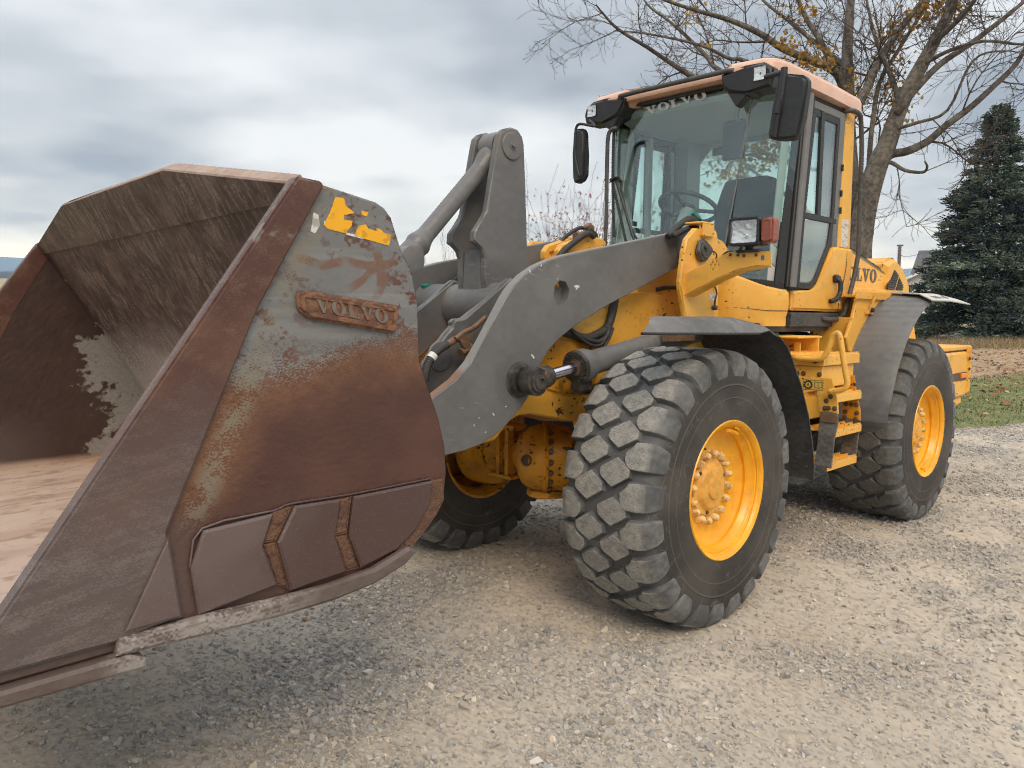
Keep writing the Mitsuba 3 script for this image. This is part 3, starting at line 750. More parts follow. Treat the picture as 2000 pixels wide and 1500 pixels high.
# ------------------------------------------------------------------ lift cylinders
for s in (1, -1):
    a = A([.862, s * .592, 1.250]); b = A([-.52, s * .635, 1.475]); d = (b - a) / np.linalg.norm(b - a)
    k = add(L + '__lift_cylinder', lathe([(.335, 0), (.335, .055), (.338, .080), (.36, .086), (.385, .085), (.41, .076), (.44, .066), (.47, .062), (1.38, .062), (1.39, .055), (1.39, 0)], a, d, 40), 'grey_paint', 30)
    add(k + '__piston_rod', lathe([(.06, .029), (.45, .029)], a, d, 28), 'chrome', True)
    add(k + '__gland', lathe([(.310, .030), (.308, .042), (.312, .046), (.314, .081), (.318, .086), (.334, .086), (.338, .081)], a, d, 40), 'dark_steel', 30)
    add(k + '__wiper_ring', lathe([(.3075, .0295), (.3065, .035), (.3075, .038)], a, d, 28), 'rusty_fitting', 30)
    e = np.cross(d, [0, 1, 0]); e /= np.linalg.norm(e); g = np.cross(d, e)
    for i in range(14):
        t = i * 2 * math.pi / 14 + .2
        add(k + '__gland_bolt', hexbolt(a + d * .316 + .068 * (math.cos(t) * e + math.sin(t) * g), -d, .0065, .007), 'black', 25)
    add(k + '__rod_eye', join(lathe([(-.034, .036), (-.032, .066), (.032, .066), (.034, .036)], a + A([0, s * .02, 0]), (0, 1, 0), 36), tube([a + d * .03, a + d * .08, a + d * .125, a + d * .14], [.055, .056, .05, .036], 20, 4)), 'dark_steel', 35)
    add(k + '__pin', lathe([(0, .050), (.010, .048), (.012, .036), (.020, .034), (.022, .018), (.010, .016), (.010, .0)], a + A([0, s * .054, 0]), (0, s, 0), 32), 'dark_steel', 30)
    add(k + '__pin_lock', disc(a + A([-.055, s * .05, .03]) if s > 0 else a + A([-.055, -.06, .03]), .018, .012), 'bare_bolt', 30)
    c_ = a + d * .37
    add(k + '__hose_block', box(c_[0] - .04, c_[0] + .05, c_[1] - .03, c_[1] + .03, c_[2] - .135, c_[2] - .06, .014), 'dark_steel', 30)
    add(k + '__pipe', tube([c_ + A([.02, 0, -.125]), c_ + A([-.05, 0, -.135]), c_ + A([-.12, 0, -.11]), c_ + A([-.8, s * .03, .02])], .014, 10), 'dark_steel', True)

# ------------------------------------------------------------------ front frame
FF = L + '__front_frame'
tow = [(-.413, 2.062), (-.646, 2.066), (-.66, 2.03), (-.67, 1.56), (-.72, 1.10), (-.30, 1.05), (-.30, 1.40), (-.336, 1.559), (-.316, 1.63), (-.278, 1.710), (-.270, 1.755), (-.300, 1.923), (-.325, 1.995)]
for s in (1, -1):
    k = add(FF + '_tower' if s < 0 else FF + '_tower', prism(rounded(tow, .012), s * .625, s * .66, .010), 'yellow', 25)
    add(k + '__inner_plate', prism([(-.231, 1.70), (-.10, 1.40), (.0, 1.1), (-.9, 1.1), (-.9, 1.98), (-.60, 2.03), (-.36, 2.02)], s * .365, s * .395, .006), 'yellow', 25)
    add(k + '__back_web', box(-.74, -.71, s * .396, s * .624, 1.1, 1.97, .004), 'yellow', 25)
    add(k + '__pin_guard', join(prism(rounded([(-.415, 1.985), (-.395, 1.925), (-.44, 1.868), (-.50, 1.875), (-.575, 1.93), (-.56, 1.965), (-.48, 2.01)], .02), s * .661, s * .690, .014), lathe([(0, .045), (.012, .042), (.014, .022), (.014, 0)], (-.47, s * .689, 1.938), (0, s, 0), 24)), 'plastic', 35)
    add(k + '__pin_bolt', hexbolt((-.45, s * .703, 1.950), (0, s, 0), .008, .010), 'black')
    add(k + '__grease_line', tube([(-.45, s * .705, 1.935), (-.49, s * .735, 1.93), (-.53, s * .73, 1.90), (-.505, s * .69, 1.845)], .004, 7), 'dark_steel', True)
    if s > 0: add(k + '__top_tab', join(box(-.575, -.455, s * .655, s * .682, 2.015, 2.095, .008), box(-.575, -.44, s * .56, s * .682, 2.088, 2.102, .005)), 'yellow', 30)
    add(k + '__rear_lug', prism(rounded([(-.66, 2.03), (-.76, 2.01), (-.83, 1.96), (-.86, 1.90), (-.66, 1.86)], .02), s * .61, s * .64, .006), 'yellow', 30)
    # lamp bracket: a channel lying across the machine
    q = [(0.659, 1.798), (0.925, 1.906), (1.172, 1.902), (1.176, 1.824), (1.098, 1.831), (0.983, 1.814), (0.856, 1.768), (0.653, 1.675)]
    qq = Polygon([(s * y, z) for y, z in q]).buffer(0)
    bf = A([(s * y, z) for y, z in q])
    dots = [Point(s * .845, 1.842)] + [Point(s * (.845 + .024 * math.cos(i * math.pi / 3)), 1.842 + .024 * math.sin(i * math.pi / 3)) for i in range(6)]
    plate_ = qq
    for d_ in dots: plate_ = plate_.difference(d_.buffer(.0062, 5))
    plate_ = plate_.difference(sbox(s * 1.125 - .011, 1.868 - .013, s * 1.125 + .011, 1.868 + .013))
    br = add(L + '__lamp_bracket', prism_x(plate_, -.318, -.324, .001), 'yellow', 25)
    add(br + '__lower_flange', loft([[(-.3245, y, z - .001), (-.43 + .095 * (abs(y) > 1.12), y, z - .001), (-.43 + .095 * (abs(y) > 1.12), y, z - .007), (-.3245, y, z - .007)] for y, z in list(map(tuple, bf[3:]))]), 'yellow', 25)
    add(br + '__upper_flange', loft([[(-.3245, y, z - .001), (-.43 + .095 * (abs(y) > 1.12), y, z - .001), (-.43 + .095 * (abs(y) > 1.12), y, z - .007), (-.3245, y, z - .007)] for y, z in list(map(tuple, bf[:3]))]), 'yellow', 25)
    for y, z in ((.985, 1.889), (1.02, 1.885), (.94, 1.893), (1.09, 1.885)):
        add(br + '__bolt', hexbolt((-.318, s * y, z), (1, 0, 0), .006, .004), 'bare_bolt')
    # headlight
    hl = add(L + '__headlight', prism_x(rrect(min(s * .955, s * 1.125), 1.935, max(s * .955, s * 1.125), 2.078, .02), -.40, -.302, .014), 'black', 30)
    add(hl + '__reflector', grid_sheet([[(-.274 - .022 * (1 - ((u - .5) ** 2 + (v - .5) ** 2) * 2), s * (.966 + .148 * u), 1.948 + .117 * v) for u in np.linspace(0, 1, 9)] for v in np.linspace(0, 1, 9)], .002), 'lamp_reflector', True)
    add(hl + '__bulb', join(disc((-.290, s * 1.045, 1.985), .013, .014, (1, 0, 0), 14), disc((-.294, s * 1.06, 2.035), .02, .014, (1, 0, 0), 14)), 'lamp_reflector', 30)
    add(hl + '__lens', grid_sheet([[(-.266, s * (.964 + .152 * u), 1.946 + .121 * v) for u in (0, 1)] for v in (0, 1)], .0005), 'clear_lens', False)
    add(hl + '__bezel', prism_x(rrect(min(s * .952, s * 1.128), 1.932, max(s * .952, s * 1.128), 2.081, .022).difference(rrect(min(s * .966, s * 1.114), 1.948, max(s * .966, s * 1.114), 2.065, .012)), -.30, -.262, .004), 'black', 30)
    add(hl + '__indicator', prism_x(rrect(min(s * 1.13, s * 1.195), 1.942, max(s * 1.13, s * 1.195), 2.074, .02), -.36, -.278, .012), 'amber_plastic', 30)
    add(hl + '__indicator_rim', prism_x(rrect(min(s * 1.137, s * 1.188), 1.952, max(s * 1.137, s * 1.188), 2.064, .014).difference(rrect(min(s * 1.143, s * 1.182), 1.96, max(s * 1.143, s * 1.182), 2.056, .01)), -.279, -.274, .001), 'amber_plastic', 30)
    add(hl + '__foot', join(tube([(-.335, s * 1.04, 1.94), (-.345, s * 1.04, 1.90)], .022, 12, 1), box(-.40, -.30, min(s * .98, s * 1.11), max(s * .98, s * 1.11), 1.9, 1.914, .003)), 'black', 30)
    add(hl + '__cable', tube([(-.40, s * .97, 1.95), (-.42, s * .92, 1.91), (-.42, s * .86, 1.915), (-.44, s * .80, 1.87), (-.46, s * .74, 1.80)], .008, 8), 'hose', True)
# data sheet on the tower, sensor plug and cable
add(FF + '_tower__data_label', box(-.66, -.58, .6602, .6612, 1.652, 1.695, 0), 'paper_label', False)
add(FF + '_tower__plug', join(disc((-.62, .661, 1.612), .014, .03), tube([(-.62, .675, 1.625), (-.615, .68, 1.66), (-.63, .68, 1.70), (-.62, .67, 1.74)], .0055, 7)), 'dark_steel', 30)
# main frame body between the wheels
fr = [(1.02, 1.0), (.90, 1.16), (.80, 1.30), (.62, 1.50), (.30, 1.62), (-.20, 1.70), (-.85, 1.70), (-.95, 1.0), (-.80, .80), (-.25, .86), (.12, .955), (.30, .985), (.66, 1.058), (.74, 1.058), (.80, 1.035), (.86, .985), (.90, .95), (1.0, .94)]
for s in (1, -1):
    k = add(FF, prism(rounded(fr, .02), s * .36, s * .40, .008), 'yellow', 25)
    ap = [(0.581, 1.142), (0.567, 1.189), (0.492, 1.163), (0.39, 1.145), (0.285, 1.138), (0.199, 1.158), (0.152, 1.198), (0.127, 1.253), (0.13, 1.352), (0.229, 1.411), (0.478, 1.442), (0.587, 1.413), (0.615, 1.315), (0.628, 1.185)]
    add(k + '__apron_plate', prism(rounded(ap, .02), s * .4005, s * .412, .005), 'yellow_worn', 25)
add(FF + '_crossmember', join(box(.45, .86, -.36, .36, 1.05, 1.28, .02), box(-.9, -.5, -.36, .36, 1.0, 1.6, .02)), 'yellow_worn', 25)
add(FF + '__belly_shadow_plate', box(-.85, .70, -.36, .36, 1.06, 1.09, .004), 'yellow_worn', 25)
# scribbled star on the frame
st = [A(q) for q in [(0.46, 0.401, 1.048), (0.444, 0.401, 1.071), (0.407, 0.401, 1.036), (0.472, 0.401, 1.063), (0.416, 0.401, 1.061), (0.451, 0.401, 1.031), (0.448, 0.401, 1.066), (0.424, 0.401, 1.073)]]
add(FF + '__scratched_star', tube([q + A([0, .0015, 0]) for q in st], .0025, 5, 1), 'black', True)
# tilt cylinder between the towers, its yellow lug and hoses
lug_ = [(0.101, 1.888), (0.102, 1.932), (0.067, 1.97), (-0.115, 2.025), (-0.177, 2.039), (-0.309, 2.027), (-0.35, 2.004), (-0.321, 1.971), (-0.214, 1.921), (-0.217, 1.796), (-0.029, 1.728)]
for s in (1, -1):
    add(L + '__tilt_lug', prism(rounded(lug_, .015), s * .075, s * .035, .008, [Point(.035, 1.915).buffer(.022, 8)]), 'yellow', 25)
add(L + '__tilt_cylinder', join(tube([(-.10, 0, 1.90), (.42, 0, 1.52)], .075, 24, 1), tube([(.40, 0, 1.54), (.62, 0, 1.40)], .038, 18, 1)), 'yellow_worn', 35)
for i, (pts, r) in enumerate([([(0.173, 0.1, 1.764), (0.119, 0.1, 1.897), (-0.023, 0.1, 1.994), (-0.129, 0.1, 2.044), (-0.187, 0.1, 2.03)], .018), ([(-0.034, -0.05, 1.973), (-0.102, -0.05, 2.033), (-0.219, -0.05, 2.092), (-0.283, -0.05, 2.097)], .012), ([(-0.198, 0.05, 2.08), (-0.257, 0.05, 2.051), (-0.288, 0.05, 2), (-0.31, 0.05, 1.955)], .014), ([(0.147, 0.12, 1.604), (0.132, 0.12, 1.692), (0.107, 0.12, 1.766), (0.118, 0.12, 1.838)], .012)]):
    add(L + '__hose', tube(pts, r, 10), 'hose', True)
add(L + '__hose_fitting', join(tube([(-0.139, 0, 2.033), (-0.196, 0, 2.043), (-0.259, 0, 2.054)], .026, 12), tube([(-0.237, 0, 2.108), (-0.258, 0, 2.079), (-0.269, 0, 2.03)], .022, 12), tube([(-0.247, 0, 2.1), (-0.277, 0, 2.084)], .03, 12, 1)), 'rusty_fitting', 35)
add(L + '__chrome_fitting', tube([(0.237, 0.2, 1.626), (0.177, 0.2, 1.647)], .02, 14, 1), 'chrome', 30)
for pts, r in (([(0.479, 0.42, 1.482), (0.378, 0.42, 1.462), (0.272, 0.42, 1.439), (0.186, 0.42, 1.449), (0.076, 0.42, 1.493), (0.029, 0.42, 1.578), (0.005, 0.42, 1.678)], .024), ([(0.422, 0.44, 1.495), (0.339, 0.44, 1.454), (0.188, 0.44, 1.416), (0.1, 0.44, 1.451), (0.079, 0.44, 1.499)], .014), ([(0.392, 0.45, 1.469), (0.265, 0.45, 1.407), (0.169, 0.45, 1.399), (0.108, 0.45, 1.451)], .009), ([(0.129, 0.44, 1.381), (0.068, 0.44, 1.451), (0.047, 0.44, 1.493)], .009), ([(-0.421, 0.4, 1.715), (-0.512, 0.4, 1.73), (-0.65, 0.4, 1.734)], .012), ([(-0.841, 0.3, 2.106), (-0.754, 0.3, 2.092), (-0.644, 0.3, 2.033)], .02)):
    add(L + '__hose', tube(pts, r, 10), 'hose', True)
for pts, r in (([(-0.303, 0.55, 2.012), (-0.403, 0.55, 2.08), (-0.508, 0.55, 2.128), (-0.58, 0.55, 2.122)], .020), ([(-0.443, 0.5, 2.046), (-0.516, 0.5, 2.108), (-0.613, 0.5, 2.15), (-0.645, 0.5, 2.168)], .009), ([(-0.697, 0.5, 2.158), (-0.716, 0.5, 2.138), (-0.706, 0.5, 2.106)], .010), ([(-0.309, 0.58, 2.016), (-0.438, 0.58, 2.061), (-0.502, 0.58, 2.072), (-0.556, 0.58, 2.088)], .016)):
    add(L + '__hose', tube(pts, r, 10), 'hose', True)
add(L + '__plug_cap', tube([(-0.622, 0.5, 2.184), (-0.651, 0.5, 2.169), (-0.697, 0.5, 2.155)], .014, 10, 3), 'green_cap', 30)
# hydraulic pipe along the near bracket, ribbed hose, fittings and marker tape
rib = spline(A([(1.294, 0.34, 1.255), (1.285, 0.34, 1.308), (1.252, 0.34, 1.363), (1.207, 0.34, 1.399), (1.161, 0.34, 1.42)]), 12)
rr = .0165 + .0035 * (np.arange(len(rib)) % 4 < 2)
m_ = tube(rib, .0165, 10, 1)
add(L + '__ribbed_hose', join(m_, *[lathe([(-.006, .0165), (-.005, .021), (.005, .021), (.006, .0165)], rib[i], rib[i + 1] - rib[i], 12) for i in range(1, len(rib) - 1, 2)]), 'hose', 30)
for i in (24, 26):
    add(L + '__marker_tape', lathe([(-.008, .0222), (.008, .0222)], rib[i], rib[i + 1] - rib[i], 14), 'white_print', True)
add(L + '__pipe_end', join(tube([(1.161, 0.34, 1.42), (1.133, 0.34, 1.431), (1.108, 0.34, 1.445)], .017, 12, 2), tube([(1.125, 0.36, 1.446), (1.078, 0.36, 1.474), (1.013, 0.36, 1.497), (0.937, 0.36, 1.546)], .012, 10, 3), tube([(1.046, 0.36, 1.483), (0.997, 0.36, 1.507), (0.947, 0.36, 1.541)], .010, 10, 3)), 'rusty_fitting', 35)
add(L + '__pipe_clamp', join(plate([(1.116, 0.36, 1.462), (1.078, 0.36, 1.467), (1.042, 0.36, 1.454), (1.029, 0.36, 1.43), (1.068, 0.36, 1.421), (1.103, 0.36, 1.431)], .02), tube([(1.093, 0.36, 1.378), (1.055, 0.36, 1.396), (1.035, 0.36, 1.415)], .022, 12, 2), plate([(1.115, 0.37, 1.441), (1.051, 0.37, 1.43), (1.044, 0.37, 1.392), (1.089, 0.37, 1.402)], .02)), 'rusty_fitting', 30)
for q in ("825,556 839,553 844,566 842,576 832,572", "850,562 858,558 864,563 864,570 854,571"): pass
add(L + '__plug_cap', prism(rounded([(0.71, 1.724), (0.658, 1.734), (0.628, 1.68), (0.646, 1.661), (0.684, 1.669)], .008), -.44, -.40, .006), 'green_cap', 30)
add(L + '__plug_cap', tube([(0.612, -0.42, 1.701), (0.586, -0.42, 1.71), (0.559, -0.42, 1.696)], .022, 10, 2), 'green_cap', 30)
add(L + '__grease_hose', join(tube([(0.739, -0.42, 1.572), (0.669, -0.42, 1.632), (0.612, -0.42, 1.68), (0.566, -0.42, 1.699)], .012, 9), tube([(0.55, -0.44, 1.7), (0.479, -0.44, 1.741), (0.399, -0.44, 1.783), (0.35, -0.44, 1.809)], .022, 10)), 'hose', True)
add(L + '__old_fitting', join(tube([(0.605, -0.42, 1.651), (0.582, -0.42, 1.657), (0.551, -0.42, 1.67)], .035, 12, 1), tube([(0.582, -0.42, 1.621), (0.558, -0.42, 1.64)], .02, 10, 1)), 'rusty_fitting', 30)

# ------------------------------------------------------------------ front axle
AX = L + '__front_axle'
add(AX, join(lathe([(-.60, .15), (-.45, .15), (-.40, .13), (-.22, .13), (.22, .13), (.40, .13), (.45, .15), (.60, .15)], (0, 0, AXLE_Z), (0, 1, 0), 32), box(-.13, .12, -.60, -.42, .56, .86, .02), box(-.13, .12, .42, .60, .56, .86, .02)), 'yellow_worn', 35)
rx = A([-.71, .704, 0]); dc = A([.13, .01, .712])
add(AX + '__differential', join(lathe([(-.168, 0), (-.166, .05), (-.155, .105), (-.130, .150), (-.090, .182), (-.04, .196), (-.004, .200)], dc, rx, 48), lathe([(.016, .200), (.10, .198), (.150, .188), (.165, .165), (.165, 0)], dc, rx, 48)), 'yellow_worn', 40)
add(AX + '__seam_flange', lathe([(-.006, .15), (-.006, .212), (0, .216), (.006, .211), (.012, .216), (.018, .212), (.018, .15)], dc, rx, 48), 'yellow_worn', 30)
add(AX + '__drain_plug', lathe([(0, .034), (.010, .034), (.012, .024), (.003, .022), (.003, 0)], dc + rx * -.105 + A([.118, .118, .015]), A([.70, .71, .08]) - rx * .55, 20), 'bare_bolt', 30)
for i in range(8):
    t = -1.15 + i * .30
    q = dc + rx * .03 + .204 * (math.cos(t) * A([.704, .71, 0]) + math.sin(t) * A([0, 0, 1.]))
    add(AX + '__housing_bolt', hexbolt(q, math.cos(t) * A([.704, .71, 0]) + math.sin(t) * A([0, 0, 1.]), .0125, .014), 'bare_bolt', 25)
add(AX + '__sump', join(disc(dc + rx * .02 + A([0, 0, -.226]), .12, .04, (0, 0, 1), 28, .008)), 'yellow_worn', 30)
add(AX + '__top_lug', box(.02, .12, .16, .22, .80, .87, .02), 'yellow_worn', 30)
add(AX + '__brake_line', tube([(.20, .12, .80), (.17, .22, .80), (.12, .34, .79), (.06, .45, .78)], .009, 8), 'dark_steel', True)
for y in (-.28, -.36):
    add(AX + '__stay', box(.11, .16, y - .015, y + .015, .56, .85, .005), 'yellow_worn', 25)
add(AX + '__stay_foot', box(.08, .18, -.42, -.22, .545, .565, .004), 'yellow_worn', 25)
add(AX + '__stay_head', box(.06, .18, -.44, -.2, .85, .885, .006), 'yellow_worn', 25)
for s in (-1, 1):
    add(AX + '__brake_drum', lathe([(.50, .16), (.52, .24), (.60, .25), (.66, .25), (.66, .15)], (0, 0, AXLE_Z), (0, s, 0), 40), 'yellow_worn', 30)
    add(AX + '__mount', box(-.16, .16, s * .44, s * .60, .83, .98, .01), 'yellow_worn', 25)

# ------------------------------------------------------------------ front fenders
for s in (1, -1):
    ou, iu = 1.205, .64
    xs = [.60, .40, .15, -.05, -.20, -.325]
    def row(y, x0, z, dz=0.): return [(x0, s * y, z - .006 - dz)] + [(min(x, x0 - .03 * (i + 1)), s * y, z - (.018 if i == 4 else .034 if i == 5 else 0) - dz) for i, x in enumerate(xs)]
    G = [row(.92, .36, 1.556), row(1.02, .51, 1.558), row(1.10, .63, 1.557), row(1.145, .70, 1.545), row(1.18, .765, 1.525), [(.835, s * ou, 1.490), (.60, s * ou, 1.486), (.40, s * ou, 1.484), (.15, s * ou, 1.480), (-.02, s * ou, 1.479), (-.10, s * ou, 1.478), (-.16, s * ou, 1.478)]]
    lip = [(q[0], q[2]) for q in G[5]]
    top = [(.36, 1.55), (.0, 1.55), (-.2, 1.55), (-.3, 1.53)]
    k = add(L + '__front_fender', grid_sheet(G, .006), 'fender', 25)
    add(k + '__lip', tube([(x, s * ou, z) for x, z in lip], .006, 8, 2), 'black', True)
    back_o = [(-.335, 1.522), (-.42, 1.490), (-.50, 1.430), (-.58, 1.33), (-.69, 1.18), (-.80, 1.00), (-.87, .82), (-.90, .70), (-.90, .62), (-.86, .585)]
    G = [[(x, s * iu, z) for x, z in back_o], [(x, s * .9, z) for x, z in back_o], [(x, s * 1.12, z - .004) for x, z in back_o], [(x, s * 1.17, z - .03 * max(0, 1 - i / 4)) for i, (x, z) in enumerate(back_o)], [(x + .01, s * 1.20, z - .05 * max(0, 1 - i / 4)) for i, (x, z) in enumerate(back_o)]]
    G[4][-1] = (-.885, s * 1.15, .60); G[3][-1] = (-.87, s * 1.12, .588)
    k2 = add(k + '__rear_flap', grid_sheet(G, .006), 'plastic', 30)
    add(k + '__joint', tube([(-.33, s * y, z) for y, z in ((iu, 1.528), (1.06, 1.526), (1.12, 1.516))] + [(-.27, s * 1.17, 1.498), (-.17, s * 1.203, 1.476)], .006, 8, 2), 'black', True)
    for z, y in ((.70, 1.165), (.80, 1.165)):
        add(k + '__rivet', hexbolt((-.885 + .02, s * y, z), (1, 0, .1), .006, .004), 'dark_steel')
    add(k + '__inner_liner', box(-.34, -.05, s * .70, s * .72, 1.42, 1.53, .004), 'rusty_fitting', 30)
# ------------------------------------------------------------------ rear frame, engine hood, counterweight
RF = L + '__rear_frame'
rf = [(-1.95, 1.02), (-2.05, 1.30), (-2.20, 1.50), (-2.26, 1.60), (-2.40, 1.76), (-2.50, 1.80), (-4.1, 1.80), (-4.4, 1.2), (-4.4, .80), (-3.4, .80), (-3.2, 1.05), (-2.8, 1.05), (-2.6, .80), (-2.0, .80)]
slot = rounded([(-1.9, 1.50), (-2.19, 1.50), (-2.215, 1.49), (-2.20, 1.42), (-2.13, 1.34), (-1.9, 1.2)], .01)
for s in (1, -1):
    add(RF, prism(rounded(rf, .02), s * .56, s * .60, .008), 'yellow', 25)
    # side skirt between cab and fender
    sk = [(-2.181, 1.597), (-2.256, 1.727), (-2.95, 1.763), (-2.833, 1.681), (-2.569, 1.515), (-2.328, 1.299), (-2.176, 1.259), (-1.706, 1.289), (-1.784, 1.315), (-2.046, 1.387), (-2.149, 1.487)]
    add(RF + '__side_skirt', prism(rounded([(-2.10, 1.32), (-2.04, 1.42), (-2.10, 1.50), (-2.14, 1.56), (-2.20, 1.70), (-2.70, 1.71), (-2.62, 1.68), (-2.40, 1.52), (-2.18, 1.31)], .006), s * .855, s * .88, .006), 'yellow', 25)
    add(RF + '__shelf', box(-3.6, -2.20, s * .60, s * .88, 1.705, 1.725, .004), 'yellow', 25)
    add(RF + '__inner_wall', box(-2.50, -2.47, s * .60, s * .855, 1.5, 1.704, .004), 'yellow', 25)
    add(RF + '__front_wall', box(-2.16, -2.13, s * .60, s * .88, 1.27, 1.56, .004), 'yellow', 25)
# articulation block and hitch, dark underside
add(RF + '__hitch', join(box(-1.75, -.80, -.30, .30, 1.02, 1.10, .01), box(-1.75, -.80, -.30, .30, .62, .70, .01), lathe([(0, .11), (.48, .11)], (-1.35, 0, .62), (0, 0, 1), 24)), 'yellow_worn', 25)
add(RF + '__hitch_block', box(-2.2, -1.7, -.55, .55, .62, 1.45, .02), 'black', 25)  # painted black to stand in for the shaded opening beside the ladder
add(RF + '__belly_guard', box(-4.5, -2.0, -.55, .55, .52, .64, .02), 'plastic', 25)
add(L + '__rear_axle', join(lathe([(-.60, .15), (-.45, .15), (-.40, .13), (.40, .13), (.45, .15), (.60, .15)], (-3, 0, AXLE_Z), (0, 1, 0), 28), lathe([(-.25, .08), (-.2, .2), (.2, .22), (.25, .08)], (-3, 0, AXLE_Z), (1, 0, 0), 28)), 'yellow_worn', 35)
# engine hood
HY = .58
ht = [(-2.48, 2.235), (-2.986, 2.137), (-3.49, 2.022), (-3.56, 2.01)]
side = [(-2.48, 1.80), (-2.48, 2.14), (-2.98, 2.045), (-3.50, 1.955), (-3.50, 1.80)]
HD = L + '__engine_hood'
rings = []
for x, z in ((-2.48, 2.235), (-2.986, 2.140), (-3.49, 2.035), (-3.60, 2.01)):
    zs = z - .095
    rings.append([(x, -HY, 1.80), (x, -HY, zs), (x, -HY + .05, zs + .05), (x, -HY + .16, z - .01), (x, -.2, z), (x, .2, z), (x, HY - .16, z - .01), (x, HY - .05, zs + .05), (x, HY, zs), (x, HY, 1.80)])
add(HD, loft(rings), 'yellow', 30)
add(HD + '__black_top', loft([[(x, y, z + .004) for x, y, z in r[1:9]] + [(x, y, z - .012) for x, y, z in r[1:9]][::-1] for r in rings]), 'plastic', 30)
for s in (1, -1):
    tail = rounded([(-3.505, 1.80), (-3.505, 2.015), (-3.62, 2.075), (-3.74, 2.085), (-3.87, 2.04), (-4.00, 1.96), (-4.10, 1.86), (-4.14, 1.76), (-4.16, 1.5), (-3.6, 1.5)], .03)
    tl = add(HD + '__tail', prism(tail, s * .30, s * .60, .045), 'yellow', 30)
    gr = [(-3.52, 1.845), (-3.60, 1.89), (-3.68, 1.975), (-3.78, 1.93), (-3.70, 1.80), (-3.52, 1.80)]
    gr2 = [(-3.80, 1.915), (-3.90, 1.845), (-3.89, 1.80), (-3.73, 1.80)]
    for q in (gr, gr2):
        add(tl + '__grille', prism(q, s * .598, s * .603, .001), 'black', False)
        g = Polygon(q); x0, z0, x1, z1 = g.bounds
        sl = shapely.union_all([sbox(x0, z, x1, z + .009) for z in np.arange(z0 + .006, z1, .020)]).intersection(g.buffer(-.006))
        add(tl + '__louvres', prism(sl, s * .603, s * .612, .001), 'plastic', False)
    add(tl + '__rear_corner', prism(rounded([(-4.05, 1.88), (-4.145, 1.78), (-4.165, 1.6), (-4.1, 1.6)], .01), s * .52, s * .607, .006), 'plastic', 25)
add(HD + '__tail_middle', prism(rounded([(-3.505, 1.70), (-3.505, 2.0), (-3.70, 2.01), (-3.95, 1.90), (-4.12, 1.72)], .03), -.30, .30, .01), 'plastic', 30)
add(HD + '__lettering', lettering('VOLVO', (-2.588, HY + .001, 1.853), (-3.330, HY + .001, 1.853), A([0, 0, .105]), .003), 'letters_grey', False)
add(HD + '__intake', box(-3.62, -3.52, .30, .56, 1.985, 2.03, .012), 'black', 30)
# counterweight
CW = L + '__counterweight'
cwp = rounded([(-4.05, .92), (-4.86, .90), (-4.97, .84), (-5.02, .70), (-5.02, -.70), (-4.97, -.84), (-4.86, -.90), (-4.05, -.92)], .05)
add(CW, join(prism_z(cwp, .82, 1.245, .02), prism_z(affinity.scale(cwp, .985, .96), .72, .825, .03)), 'yellow', 30)
add(CW + '__cover', prism_z(affinity.scale(cwp, .99, .99), 1.262, 1.300, .008), 'yellow', 30)
add(CW + '__gap', prism_z(affinity.scale(cwp, .965, .965), 1.244, 1.263, .0), 'bare_bolt', 30)
for s in (1, -1):
    add(CW + '__corner_bumper', prism_z(rounded([(-4.84, s * .885), (-4.86, s * .93), (-4.96, s * .90), (-5.03, s * .83), (-5.05, s * .70), (-5.0, s * .70), (-4.97, s * .83)], .008), .84, 1.30, .012), 'yellow', 30)
    add(CW + '__marker_lamp', box(-4.76, -4.60, s * .902, s * .925, 1.00, 1.045, .006), 'orange_plastic', 30)
    add(CW + '__lamp_recess', box(-4.80, -4.30, s * .900, s * .912, .975, 1.055, .004), 'bare_bolt', 30)
    for x, z in ((-4.85, 1.18), (-4.86, 1.08), (-4.30, .90)):
        add(CW + '__bolt', hexbolt((x, s * .915, z), (0, s, 0), .012, .010), 'bare_bolt', 25)

